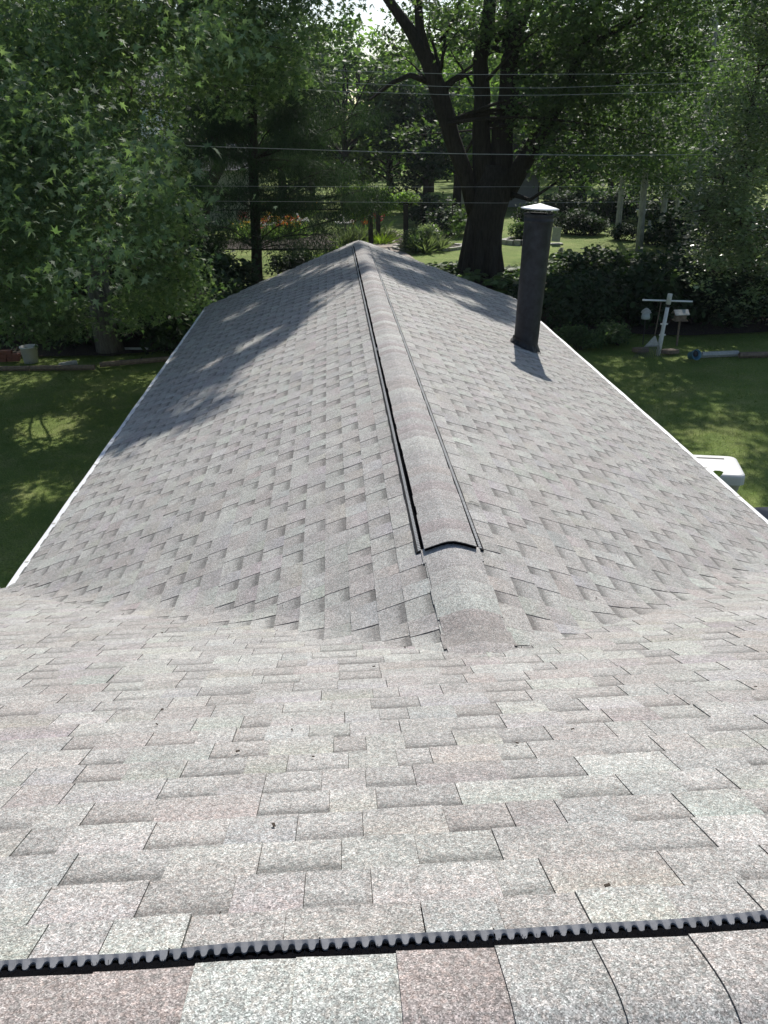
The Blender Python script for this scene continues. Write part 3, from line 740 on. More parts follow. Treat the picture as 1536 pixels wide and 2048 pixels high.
stem([(1110,210,Yt-1),(1200,170,Yt-2),(1290,120,Yt-2),(1340,60,Yt-3)], [.25,.2,.17,.08], 8)
stem([(1000,380,Yt),(1060,400,Yt-1),(1120,360,Yt-1.5)], [.2,.12,.06], 8)
for c in cl:
    cen = c[0]-b; s0 = np.array(at(random.choice((965, 1010, 1090, 880)), max(min(300, 250), -40), Yt))-b
    limb(mb, s0+[0,0,max(0, cen[2]-s0[2]-2)], cen, .09, .02, n=5)
mb.build('stems', MT['bark_dark'], mp, True)
mb = MB()                                         # buttressed foot
for k in range(9):
    a = 2*math.pi*k/9+.2
    d = np.array([math.cos(a), math.sin(a), 0]); mb.tube([d*1.12+[0,0,-.15], d*.85+[0,0,.25], d*.62+[0,0,1.3], d*.45+[0,0,3.0]], [.18, .24, .26, .12], 8)
mb.build('root_flare', MT['bark_dark'], mp, True)

# pine with straight trunk left of the ridge
b = gnd(514, 565)
tp = [b, at(513, 500, b[1]), at(510, 420, b[1]), at(506, 320, b[1]), at(505, 200, b[1]), at(505, 60, b[1]), at(505, -120, b[1])]
cl = []
for i in range(46):
    y = 70+i*7.2+random.uniform(-9, 9); sp = (60+y*.38)*abs(random.gauss(0, .62)); x = 510+random.choice((-1, 1))*(12+min(sp, 205))
    if y > 390 and x < 590 and random.random() < .8: x = 510+random.uniform(60, 170)
    rr = random.uniform(.8, 1.5); cl.append((at(x, y+abs(x-510)*.10, b[1]+random.uniform(-2.4, 2.4)), (rr, rr, rr*.28), 1250))
for x, y in ((560,450),(620,470),(670,440),(600,500),(660,500),(560,490),(450,455),(430,470),(480,478),(640,400),(700,420),(540,395),(470,390),(455,420),(540,420),(470,300),(455,270),(580,415),(480,340)): cl.append((at(x, y, b[1]-.5), (1.1, 1.1, .35), 600))
tree('pine_tree', 'dark pine with straight black trunk and drooping boughs left of the ridge', 'tree', b, tp, [.26,.22,.21,.20,.18,.14,.08], cl, MT['needle'], MT['bark_dark'], .26, 'needle', up=-.1, droop=.9, sr=.27, prn=False)

# leaning tree behind
b = gnd(402, 500)
tp = [b, at(405, 430, b[1]), at(412, 380, b[1]), at(440, 330, b[1]), at(420, 250, b[1]), at(428, 190, b[1]), at(440, 100, b[1]), at(450, -50, b[1])]
cl = [(at(x, y, b[1]+random.uniform(-2, 2)), 2.3, 650) for x, y in ((380,180),(470,200),(420,120),(520,150),(350,280),(330,130),(480,60),(560,60),(300,220),(400,40),(330,400),(280,330),(600,180))]
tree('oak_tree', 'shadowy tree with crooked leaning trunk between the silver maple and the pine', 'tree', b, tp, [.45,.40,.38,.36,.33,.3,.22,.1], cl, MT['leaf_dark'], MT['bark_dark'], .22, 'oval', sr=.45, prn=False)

# glossy-leaved tree at the right edge
b = gnd(1500, 640)
tp = [b, at(1495, 560, b[1]), at(1485, 470, b[1]), at(1480, 400, b[1]), at(1490, 300, b[1]), at(1510, 180, b[1])]
cl = []
for x, y, r, n in ((1450,360,1.0,900),(1500,330,1.1,1000),(1540,260,1.1,900),(1420,420,.9,800),(1480,440,1.1,1100),(1530,420,1.1,900),(1440,500,.9,800),(1500,520,1.0,900),(1420,540,.6,300),(1530,560,.8,500),
   (1510,220,1.0,800),(1530,130,1.0,700),(1540,50,1.0,600),(1480,600,.7,350),(1560,330,1.4,700),(1530,480,1.2,700)):
    cl.append((at(x, y, b[1]-2+random.uniform(-1, 1)), r, int(n*1.5)))
tree('apple_tree', 'bushy tree with glinting glossy leaves at the right edge of the yard', 'tree', b, tp, [.22,.19,.16,.14,.1,.05], cl, MT['leaf_gloss'], MT['bark_brown'], .12, 'oval', sr=.22, up=.6, droop=.1, prn=False)

# row of pale trunks
LB = ['pale trunked tree nearest the flue pipe in the shady row', 'pale trunked tree behind the hanging white basket, second of the row from the pipe', 'middle pale trunked tree of the shady row',
      'farthest pale trunked tree of the row, its trunk half hidden', 'pale trunked tree at the right end of the row beside the glossy bush']
spec = [((1234,478),(1243,380),.16), ((1278,502),(1287,385),.17), ((1320,475),(1330,400),.17), ((1348,470),(1356,400),.12), ((1381,520),(1392,420),.17)]
for i, ((x, y), (x2, y2), r) in enumerate(spec):
    b = gnd(x, y); k = b[1]
    t1 = at(x2, y2, k); d = (t1-b)/(t1[2]-b[2])
    tp = [b, b+(t1-b)*.5, t1, t1+d*2.5, t1+d*6, t1+d*9]
    cl = [(t1+d*h+rng.normal(size=3)*[1.6, 1.6, .3], (1.7, 1.7, 1.0), 620) for h in (1.0, 1.8, 2.6, 3.4, 4.4, 5.4, 6.6, 8)]
    tree('birch_tree', LB[i], 'tree', b, tp, [r*1.15, r, r*.95, r*.85, r*.6, .05], cl, MT['leaf_maple'], MT['bark_pale'], .17, 'oval', group='pale trunked trees in the shady row', sr=.4)

# ---- generic trees and bushes, copied with their parts
def proto_tree(seed, mat, h=12, r=5, size=.38, n=7000, bark='bark_dark', shape='diamond'):
    root = empty('tree'); mb = MB(); mb.tube([(0,0,-.2),(.1,0,h*.25),(0,.15,h*.5),(.1,0,h*.85)], [.38,.30,.2,.05], 8)
    tr = mb.build('trunk', MT[bark], root, True); P = []; lb = MB()
    for i in range(16):
        a = rng.uniform(0, 6.3); z = rng.uniform(.18, .98); q = r*.72*math.sqrt(max(.05, 1-((z-.5)/.6)**2))*rng.uniform(.6, 1.1)
        c = (q*math.cos(a), q*math.sin(a), h*z); P.append(clump(c, (r*.36, r*.36, r*.30), n//16, sr=.42)); limb(lb, (0, 0, h*z*.6), c, .12, .03)
    lb.build('limbs', MT[bark], root, True)
    leaves('crown', np.concatenate(P), size, shape, MT[mat], root); return root
def proto_bush(mat, size=.12, n=2600, shape='oval', name='bush', rad=1.0, ht=.9, sr=.14, up=.4, stems=7):
    root = empty(name); lb = MB(); P = []
    for i in range(stems):
        a = rng.uniform(0, 6.3); q = rng.uniform(.2, .7)*rad; c = (q*math.cos(a), q*math.sin(a), ht*rng.uniform(.35, .75))
        P.append(clump(c, (rad*.42, rad*.42, ht*.36), n//stems, sr=sr*rad, shell=.3)); limb(lb, (c[0]*.2, c[1]*.2, 0), c, .025, .008, n=5, seg=4)
    lb.build('stems', MT['bark_brown'], root, True)
    P = np.concatenate(P); P[:, 2] = np.maximum(P[:, 2], .03)
    leaves('foliage', P, size, shape, MT[mat], root, up=up); return root
used = {}
def place(proto, p, label, cat, group=None, sc=(1, 1, 1), rz=None):
    first = proto.name not in used; used[proto.name] = 1
    o = proto if first else copy_tree(proto)
    o.location = p; o.scale = sc; o.rotation_euler.z = random.uniform(0, 6.3) if rz is None else rz
    return tag(o, label, cat, group)

tb1 = proto_tree(1, 'leaf_bright', 12, 5); tb2 = proto_tree(2, 'leaf_maple', 13, 5.2); tb3 = proto_tree(3, 'leaf_dark', 11, 4.6)
FAR = [(tb1, 915, 62, 1.0, 'sunlit bright green tree seen through the gap left of the maple stems'), (tb1, 1075, 66, .9, 'sunlit bright tree seen right of the maple stems'),
  (tb1, 780, 66, .95, 'bright green tree beyond the vine arbor'), (tb2, 690, 60, 1.05, 'mid green tree beyond the garden, right of the pine'), (tb2, 560, 72, 1.2, 'mid green tree far behind the pine trunk'),
  (tb3, 620, 66, .8, 'dark low tree beyond the flower bed'), (tb1, 330, 60, 1.1, 'bright tree far behind the silver maple'), (tb2, 180, 56, 1.2, 'mid green tree hidden deep behind the silver maple leaves'),
  (tb3, 60, 50, 1.1, 'dark tree at the far left behind the silver maple'), (tb3, 850, 58, .75, 'dark low tree behind the striped shrub'), (tb2, 1170, 66, 1.2, 'mid green tree behind the flue pipe'),
  (tb3, 1130, 60, .8, 'dark low tree behind the round planter bed'), (tb2, 1290, 64, 1.2, 'mid green tree far behind the pale trunks'), (tb3, 1230, 62, .9, 'dark tree right behind the nearest pale trunk'),
  (tb3, 1350, 60, .9, 'dark tree behind the middle pale trunks'), (tb2, 1440, 58, 1.2, 'mid green tree beyond the glossy bush'), (tb3, 1500, 50, 1.0, 'dark tree behind the right edge bush'),
  (tb1, 860, 85, 1.3, 'hazy bright tree far away left of the tall leaning stem'), (tb1, 1010, 95, 1.5, 'hazy tree far away between the two upright maple stems'), (tb1, 720, 90, 1.3, 'hazy tree far away beneath the patch of sky'),
  (tb1, 1180, 90, 1.4, 'hazy bright tree far away on the right'), (tb3, 450, 62, .9, 'dark tree beyond the sage house corner'), (tb2, 1620, 45, 1.2, 'mid green tree just past the right edge'), (tb2, -120, 44, 1.2, 'mid green tree just past the left edge')]
for pr_, x, Y, sc, lab in FAR:
    p = at(x, 300, Y+9); place(pr_, (p[0], p[1], GZ), lab, 'tree', 'trees beyond the garden', (sc, sc, sc*random.uniform(.9, 1.05)))

P = []
for i in range(330):
    x = rng.uniform(-80, 95); P.append(clump((x, rng.uniform(110, 150), GZ+rng.uniform(0, 14.5)), (4, 3, 3), 150, sr=1.0))
wl = leaves('woodland', np.concatenate(P), 1.1, 'diamond', MT['leaf_bright'], None); wl['kind'] = 'stuff'; wl['label'] = 'far woodland closing the view'
# hedge and shrubs behind the clothes post
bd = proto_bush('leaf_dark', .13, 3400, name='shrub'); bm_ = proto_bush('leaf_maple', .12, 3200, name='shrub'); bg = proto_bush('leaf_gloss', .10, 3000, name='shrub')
HB = [(bd,1120,640,1.7,'dark shrub against the right gutter just past the flue pipe'),(bd,1160,660,1.3,'low dark shrub beside the solar lantern'),(bm_,1240,690,.8,'small leafy shrub behind the solar lantern'),
  (bd,1200,620,1.6,'dark shrub left of the hanging bird feeder'),(bd,1260,640,1.7,'dark shrub behind the hanging bird feeder'),(bd,1330,650,1.7,'dark shrub behind the clothes post'),(bd,1400,650,1.7,'dark shrub right of the bird house'),
  (bd,1470,650,1.8,'dark shrub toward the right edge bed'),(bg,1540,650,1.7,'glossy shrub at the right edge of the bed'),(bm_,1140,575,1.0,'leafy shrub right behind the flue pipe'),(bd,1200,575,1.6,'dark shrub in the back row right of the pipe'),
  (bm_,1280,580,1.7,'leafy shrub in the back row above the feeder'),(bd,1350,590,1.8,'dark shrub in the back row above the clothes post'),(bg,1420,600,1.8,'glossy shrub in the back row under the apple tree'),(bd,1250,480,.9,'dark bush at the feet of the pale trunks'),
  (bd,1310,490,.9,'dark bush right of the second pale trunk'),(bd,1190,470,1.0,'dark bush left of the nearest pale trunk'),(bd,1360,505,.9,'dark bush among the right pale trunks'),(bd,1150,470,1.4,'dark bush behind the small white sign'),
  (bd,1420,530,1.6,'dark bush past the last pale trunk'),(bd,1130,440,1.8,'tall dark bush behind the lawn by the pipe cap'),(bd,1070,450,1.3,'dark bush behind the round planter bed'),
  (bd,905,470,1.6,'dark bush left of the maple trunk'),(bd,860,450,1.9,'tall dark bush behind the striped shrub'),(bm_,930,460,1.2,'leafy bush touching the maple trunk'),
  (bd,350,700,1.5,'dark bush at the left gutter beneath the silver maple'),(bd,290,680,1.6,'dark bush right of the silver maple trunk'),(bd,140,690,1.3,'dark bush left of the silver maple trunk'),(bd,30,680,1.5,'dark bush behind the brick stack'),
  (bd,380,640,1.8,'dark bush at the far left corner of the wing'),(bd,440,600,1.6,'dark bush beyond the left end of the gable'),(bd,600,560,1.3,'low dark bush beyond the gable right of the pine trunk'),(bm_,1160,700,.7,'small low plant beside the right gutter')]
for k, (x, y, sc) in enumerate(((60,600,2.6),(160,585,2.6),(260,580,2.7),(340,575,2.4),(-40,600,2.6),(110,540,3.2),(220,530,3.4),(320,530,3.0),(20,540,3.2),(400,560,1.8),(1480,560,2.6),(1420,500,2.6),(1540,540,2.8),(1330,450,2.2),(1230,445,2.0))):
    HB.append((bd, x, y, sc, 'dark bush in the shady thicket behind the silver maple' if k < 10 else 'dark bush deep in the shade behind the glossy tree and the pale trunks'))
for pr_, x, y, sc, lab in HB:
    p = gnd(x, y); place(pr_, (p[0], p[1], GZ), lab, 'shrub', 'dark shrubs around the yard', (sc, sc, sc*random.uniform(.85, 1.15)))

# hostas at the foot of the maple
ho = empty('hosta')
P = rng.normal(size=(130, 3))*[.22, .22, .06]+[0, 0, .22]; rad_ = P*[1, 1, 0]; rad_ /= np.linalg.norm(rad_, axis=1)[:, None]
leaves('foliage', P, .26, 'hosta', MT['hosta'], ho, up=.8, droop=.2, radial=rad_)
mbs = MB()
for i in range(14):
    a = i*.45; mbs.tube([(0,0,0),(.12*math.cos(a),.12*math.sin(a),.15),(.24*math.cos(a),.24*math.sin(a),.24)], .006, 5)
mbs.build('stalks', MT['leaf_bright'], ho)
for i, (x, y) in enumerate(((872,546),(905,548),(880,555),(925,545),(1010,552),(1045,555),(1020,570),(1040,580),(940,565),(1000,575),(1130,520),(1110,540),(1150,555),(1090,560))):
    p = gnd(x, y); place(ho, (p[0], p[1], GZ), 'leafy hosta in the bed around the foot of the big maple', 'hosta', 'hostas around the big maple', (1.15, 1.15, 1.1))

# ------------------------------------------------------------------ garden at the back
b = gnd(752, 500)
arb = tag(empty('garden_arbor', b), 'dark timber arbor topped with bright green vine beside the paver path', 'arbor')
for x, y in ((742,497),(757,480),(812,500)):
    p = gnd(x, y)-b; mb = MB(); mb.box((p[0]-.13, p[1]-.13, 0), (p[0]+.13, p[1]+.13, 2.35)); mb.build('post', MT['bark_dark'], arb)
mb = MB(); 
p0 = gnd(742, 497)-b; p1 = gnd(812, 500)-b; mb.box((p0[0]-1.6, p0[1]-.1, 2.25), (p1[0]+.5, p0[1]+.1, 2.42)); mb.box((p0[0]-1.6, p0[1]+1.9, 2.25), (p1[0]+.5, p0[1]+2.1, 2.42))
for k in range(8): x = p0[0]-1.5+k*.6; mb.box((x, p0[1]-.5, 2.43), (x+.08, p0[1]+2.5, 2.55))
mb.build('beam', MT['bark_dark'], arb)
P = np.concatenate([clump(at(x, y, b[1]+.5)-b, r, n, sr=.16) for x, y, r, n in ((740,405,(1.1,.9,.40),2600),(712,414,(.65,.6,.35),1200),(768,410,(.6,.6,.4),1000),(740,382,(1.2,.6,.16),1100),(805,402,(.9,.6,.40),1300),(700,380,(.8,.5,.14),700),(722,428,(.4,.4,.22),500))])
leaves('vine', P, .15, 'oval', MT['vine'], arb, up=.8)

# grassy plants, flowers
def proto_flower(leafm, petal, name='flowering_plant', n=70, npet=60, h=.8):
    root = empty(name); P = rng.normal(size=(n, 3))*[.22, .22, .0]; P[:, 2] = 0
    d = P*[1.2, 1.2, 0]+[0, 0, 1.3]; leaves('foliage', P, h, 'blade', MT[leafm], root, up=-1.0, droop=0, radial=d)
    if petal:
        c = rng.normal(size=(npet//6+1, 3))*[.3, .3, .12]+[0, 0, h*.9]; Q = c[rng.integers(0, len(c), npet)]+rng.normal(size=(npet, 3))*.035
        leaves('blossoms', Q, .13, 'oval', MT['petal_'+petal], root, up=.5)
    return root
fo = proto_flower('leaf_bright', 'orange'); fy = proto_flower('leaf_bright', 'yellow'); fr_ = proto_flower('leaf_maple', 'red'); fw = proto_flower('silver_grass', 'white'); fp = proto_flower('leaf_maple', 'pink')
gl = proto_flower('silver_grass', None, 'grass_clump', 320, 0, .75); gm = proto_flower('lime', None, 'grass_clump', 320, 0, .55)
FL = [(fr_,492,452,1.3,'red flower left of the pine trunk'),(fy,498,468,1.4,'yellow flowers left of the pine trunk'),(fo,522,425,1.4,'orange flowers high up just right of the pine trunk'),(fr_,516,470,1.2,'red flowers just right of the pine trunk'),
  (fo,545,470,1.5,'orange flowers in the bed right of the pine trunk'),(fy,560,462,1.5,'yellow flowers in the middle of the bed'),(fo,572,466,1.4,'orange flowers at the middle of the bed'),(fw,536,468,1.2,'white flowers between the orange ones'),
  (fy,588,468,1.2,'yellow flowers at the right of the bed'),(fw,600,460,1.2,'white flowers at the right end of the bed'),(fo,724,462,1.2,'orange flowers left of the arbor post'),(fr_,752,452,1.2,'red flowers behind the arbor post'),
  (fw,690,465,1.2,'white flowers beside the bird bath'),(fp,590,430,1.2,'pink flowers high behind the bed'),(fy,604,428,1.4,'yellow green blooms high behind the bed')]
for pr_, x, y, sc, lab in FL:
    p = gnd(x, y+10); place(pr_, (p[0], p[1], GZ), lab, 'flowers', 'flowering plants in the back garden', (sc, sc, sc))
GL = [(gl,700,488,1.5,'silvery grass clump left of the arbor'),(gl,718,482,1.4,'silvery grass clump nearer the arbor post'),(gm,690,505,1.2,'yellow green plant at the left gable edge'),(gm,665,512,1.0,'low yellow green plant beyond the left gable slope'),
  (gm,762,488,1.5,'lime green clump right of the arbor post'),(gl,770,478,1.3,'pale grassy clump beside the path'),(gl,845,505,1.6,'striped grassy shrub in the stone ring, left half'),(gl,862,502,1.5,'striped grassy shrub in the stone ring, right half'),(gl,848,498,1.8,'tall striped grass at the back of the stone ring'),
  (gm,640,520,.9,'small yellow green plant farther down the gable edge'),(gl,1042,486,.9,'grassy plant inside the round planter bed')]
for pr_, x, y, sc, lab in GL:
    p = gnd(x, y); place(pr_, (p[0], p[1], GZ), lab, 'grass clump', 'grassy clumps in the back garden', (sc*.8, sc*.8, sc*.72))
for pr_, x, y, sc, lab in ((bg,845,500,.95,'leafy silver shrub standing in the stone ring'),(bm_,822,505,.9,'dark shrub at the right arbor post')):
    p = gnd(x, y); place(pr_, (p[0], p[1], GZ), lab, 'shrub', 'shrubs by the garden path', (sc, sc, sc*1.5))
def stone_ring(cx, cy, rx, ry, n, label, hgt=.16):
    o = tag(empty('edging_ring', (cx, cy, GZ)), label, 'edging')
    mb = MB()
    for k in range(n):
        a = 2*math.pi*k/n; l = math.pi*(rx+ry)/n*.46; R_ = Matrix.Rotation(a+math.pi/2, 3, 'Z')
        mb.box((-l, -.13, 0), (l, .13, hgt*random.uniform(.85, 1.1)), R_, (rx*math.cos(a), ry*math.sin(a), .0))
    mb.build('stones', MT['stone'], o)
    m2 = MB(); m2.add([(rx*math.cos(2*math.pi*k/24), ry*math.sin(2*math.pi*k/24), .09) for k in range(24)], [tuple(range(24))]); m2.build('soil', MT['mulch'], o)
p = gnd(858, 497); stone_ring(p[0], p[1], 1.9, 1.5, 26, 'pale stone ring around the striped shrub by the path')
p = gnd(1050, 487); stone_ring(p[0], p[1], 1.2, 1.0, 18, 'round raised stone planter bed behind the flue pipe', .28)
# dome shrub in the planter
place(bm_, (p[0], p[1], GZ+.1), 'rounded drooping shrub inside the round planter bed', 'shrub', None, (.9, .9, 1.2))
# bird bath
p = gnd(692, 478); bb = tag(empty('bird_bath', p), 'pale pedestal bird bath among white flowers left of the arbor', 'bird bath')
mb = MB(); mb.lathe([(.2,0),(.18,.06),(.09,.12),(.07,.5),(.09,.78),(.12,.82)], 16); mb.build('pedestal', MT['stone'], bb, True)
mb = MB(); mb.lathe([(.05,.80),(.26,.86),(.34,.95),(.36,.95),(.30,.88),(0.01,.86)], 20); mb.build('bowl', MT['stone'], bb, True)
p = gnd(726, 470); gb = tag(empty('gazing_globe', p), 'orange garden globe on a stand left of the arbor post', 'garden globe')
mb = MB(); mb.lathe([(.14,0),(.06,.1),(.05,.7),(.09,.75)], 12); mb.build('stand', MT['metal_dark'], gb, True)
mb = MB(); mb.lathe([(.2*math.sin(a), .92-.2*math.cos(a)) for a in np.linspace(.05, 3.1, 12)], 16); mb.build('globe', MT['rust'], gb, True)

# white basket and small things in the shade
p = at(1283, 424, gnd(1283, 490)[1]); hb_ = tag(empty('hanging_basket', p), 'white hanging basket between the first two pale trunks', 'basket')
mb = MB(); mb.lathe([(.01,-.22),(.18,-.22),(.27,.1),(.29,.1),(.29,.14),(.25,.14),(.16,-.18),(.01,-.18)], 18); mb.build('pot', MT['white_plastic'], hb_, True)
mb = MB()
for k in range(3): a = k*2.1; mb.tube([(.27*math.cos(a), .27*math.sin(a), .12), (0, 0, .9)], .008, 5)
mb.tube([(0,0,.9),(0,0,2.6)], .008, 5); mb.build('hanger', MT['metal_dark'], hb_)
p = gnd(1296, 478); st = tag(empty('garden_statue', p), 'small white garden figure left of the second pale trunk', 'statue')
mb = MB(); mb.lathe([(.01,0),(.16,0),(.17,.1),(.12,.35),(.13,.55),(.16,.68),(.10,.80),(.05,.86)], 14); mb.build('statue_robe', MT['stone'], st, True)
mb = MB(); mb.lathe([(.085*math.sin(a), .93-.10*math.cos(a)) for a in np.linspace(.05, 3.1, 9)], 12); mb.build('statue_head', MT['stone'], st, True)
p = gnd(1110, 490); sg_ = tag(empty('yard_sign', p), 'small weathered grey board standing on the far lawn right of the pipe', 'board')
mb = MB(); mb.box((-.24, -.02, .18), (.24, .02, .95), Matrix.Rotation(.08, 3, 'Y')); mb.build('panel', MT['pale_timber'], sg_)
mb = MB(); mb.box((-.4, -.25, .0), (.4, .25, .10)); mb.build('foot', MT['stone'], sg_)

# ------------------------------------------------------------------ clothes post and the things around it
p = gnd(1316, 709); cp = tag(empty('clothesline_post', p), 'white T-shaped clothesline post leaning on the right lawn', 'clothesline post')
top = at(1340, 590, p[1]-.05)-p; ax = Vector(top).normalized(); Lh = Vector(top).length
R_ = Vector((0, 0, 1)).rotation_difference(ax).to_matrix()
mb = MB(); mb.lathe([(.001, -.1),(.064, -.1),(.062, Lh*.28),(.054,Lh*.4),(.050, Lh*.80),(.01, Lh*.80)], 16, rot=R_); mb.build('post', MT['white_plastic'], cp, True)
mb = MB(); mb.lathe([(.02, Lh*.80),(.045, Lh*.80),(.045, Lh*.85),(.02, Lh*.85)], 12, rot=R_); mb.build('collar', MT['metal_dark'], cp, True)
mb = MB(); mb.lathe([(.03, Lh*.85),(.066, Lh*.85),(.066, Lh*1.0),(.060, Lh*1.02),(.001, Lh*1.025)], 16, rot=R_); mb.build('cap', MT['white_plastic'], cp, True)
a = at(1285, 600, p[1])-p; c = at(1385, 603, p[1])-p; mb = MB(); mb.tube([a, c], .024, 8); mb.build('crossbar', MT['white_metal'], cp)
mb = MB()
for t in (.03, .34, .70, .97): q = np.array(a)+(np.array(c)-np.array(a))*t; mb.tube([q, q+[0, -.02, -.05]], .012, 6)
mb.build('line_hook', MT['metal_dark'], cp)
mb = MB(); q = R_ @ Vector((0, 0, Lh*.52)); mb.box((-.10, -.03, -.02), (.10, .03, .02), None, q); mb.box((-.09, -.02, -.16), (.09, .02, -.12), None, R_ @ Vector((0, 0, Lh*.42))); mb.build('cleat', MT['white_plastic'], cp)
# rake leaning on the post
q = at(1304, 700, p[1]-.15); rk = tag(empty('leaf_rake', (q[0], q[1], GZ)), 'leaf rake with dark fanned tines leaning against the clothesline post', 'rake')
hd = np.array(at(1309, 674, p[1]-.1))-[q[0], q[1], GZ]
mb = MB()
for k in range(15):
    t = (k-7)/7; e = np.array([t*.42-.14, -.16+.03*abs(t), .02]); m_ = hd+np.array([t*.2-.06, -.04, -.26]); mb.tube([hd, m_, e, e+[0, -.03, -.015]], .006, 5)
mb.build('tines', MT['bark_mid'], rk)
mb = MB(); mb.add([hd+[-.02, -.03, .03], hd+[.02, -.03, .03], hd+[.15, -.04, -.26], hd+[-.27, -.04, -.26], hd+[-.02, -.01, .03], hd+[.02, -.01, .03], hd+[.15, -.02, -.26], hd+[-.27, -.02, -.26]], [(0,1,2,3),(7,6,5,4),(0,4,5,1),(1,5,6,2),(2,6,7,3),(3,7,4,0)])
mb.build('rake_head', MT['pale_timber'], rk)
mb = MB(); mb.tube([hd, hd+np.array([.10, .06, .95])], .014, 8); mb.build('handle', MT['timber'], rk)
# lantern shaped feeder
q = at(1292, 628, p[1]+1.2); fd = tag(empty('bird_feeder', (q[0], q[1], GZ)), 'round pale lantern bird feeder on a thin pole left of the clothesline post', 'bird feeder')
hz = q[2]-GZ; mb = MB(); mb.lathe([(.01, hz-.14),(.12, hz-.14),(.13, hz-.10),(.10, hz+.05),(.01, hz+.05)], 14); mb.build('seed_jar', MT['glass_pale'], fd, True)
mb = MB(); mb.lathe([(.15, hz+.04),(.12, hz+.10),(.05, hz+.16),(.001, hz+.18)], 14); mb.build('feeder_roof', MT['pale_timber'], fd, True)
mb = MB(); mb.tube([(0,0,0),(0,0,hz-.14)], .014, 6); mb.build('pole', MT['metal_dark'], fd)
# bird house with pitched roof
q = at(1361, 628, p[1]+1.0); bh = tag(empty('bird_house', (q[0], q[1], GZ)), 'small wooden hopper bird house with pale pitched roof right of the clothesline post', 'bird house')
hz = q[2]-GZ; mb = MB(); mb.box((-.15, -.10, hz-.16), (.15, .10, hz+.02)); mb.box((-.19, -.14, hz-.19), (.19, .14, hz-.162)); mb.build('seed_box', MT['timber'], bh)
mb = MB(); mb.add([(-.21,-.17,hz+.01),(.21,-.17,hz+.01),(.21,0,hz+.13),(-.21,0,hz+.13),(-.21,.17,hz+.01),(.21,.17,hz+.01),(-.21,-.17,hz-.01),(.21,-.17,hz-.01),(.21,0,hz+.11),(-.21,0,hz+.11),(-.21,.17,hz-.01),(.21,.17,hz-.01)],
   [(0,1,2,3),(3,2,5,4),(6,9,8,7),(9,10,11,8),(0,6,7,1),(4,5,11,10)]); mb.build('roof', MT['pale_timber'], bh)
mb = MB(); mb.tube([(0,0,0),(0,0,hz-.19)], .03, 6); mb.build('pole', MT['timber'], bh)
# blue bucket lying on its side
q = gnd(1385, 722); R_ = Matrix.Rotation(math.radians(15), 3, 'Z') @ Matrix.Rotation(math.radians(72), 3, 'X')
bk = tag(empty('bucket', (q[0], q[1], GZ+.16)), 'blue bucket lying on its side at the end of the landscape timber', 'bucket')
mb = MB(); mb.lathe([(.001,-.12),(.105,-.12),(.135,.14),(.148,.14),(.148,.155),(.125,.155),(.095,-.10),(.001,-.10)], 22, rot=R_); mb.build('pail', MT['blue_plastic'], bk, True)
mb = MB(); mb.lathe([(.001,.10),(.08,.10),(.085,.13),(.001,.14)], 16, rot=R_, off=(-.02, 0, .03)); mb.build('dark_lump', MT['dark_plastic'], bk, True)
mb = MB(); mb.tube([R_ @ Vector((.165*math.cos(a), .165*math.sin(a)*1.0, .17+.10*math.sin(a))) for a in np.linspace(0, 3.14, 10)], .005, 5); mb.build('handle', MT['metal_dark'], bk)
# timber edging on the right
a, c = gnd(1402, 716), gnd(1475, 713); mb = MB(); mb.tube([a+[0,0,.09], c+[0,0,.09]], .085, 6); tag(mb.build('landscape_timber', MT['pale_timber']), 'pale split landscape timber beside the blue bucket', 'timber')
a, c = gnd(1478, 716), gnd(1600, 714); mb = MB(); mb.tube([a+[0,0,.08], c+[0,0,.08]], .09, 6); tag(mb.build('landscape_timber', MT['timber']), 'dark landscape timber running out of the right edge of the lawn', 'timber')
# solar lantern
q = gnd(1213, 690); sn = tag(empty('solar_lantern', q), 'tiny solar garden lantern at the bed edge near the right gutter', 'lantern')
mb = MB(); mb.tube([(0,0,0),(0,0,.22)], .012, 6); mb.build('stake', MT['metal_dark'], sn)
mb = MB(); mb.lathe([(.01,.22),(.05,.22),(.06,.32),(.01,.32)], 10); mb.build('lens', MT['glass_pale'], sn, True)
mb = MB(); mb.lathe([(.08,.32),(.07,.35),(.001,.38)], 10); mb.build('lid', MT['metal_dark'], sn, True)
# stepping stones at bed edge
for x, y, l in ((1280,705,'flat brown stone at the left foot of the rake'),(1340,708,'flat brown stone right of the clothesline post foot')):
    q = gnd(x, y); mb = MB(); pts = blob(0, 0, .24, .12, 10, .2); n_ = len(pts)
    mb.add([(a_, b_, .10) for a_, b_ in pts]+[(a_*1.05, b_*1.05, 0) for a_, b_ in pts], [tuple(range(n_))]+[(i, (i+1) % n_, n_+(i+1) % n_, n_+i)[::-1] for i in range(n_)])
    tag(mb.build('flat_stone', MT['timber'], loc=(q[0], q[1], GZ+.03)), l, 'stone')

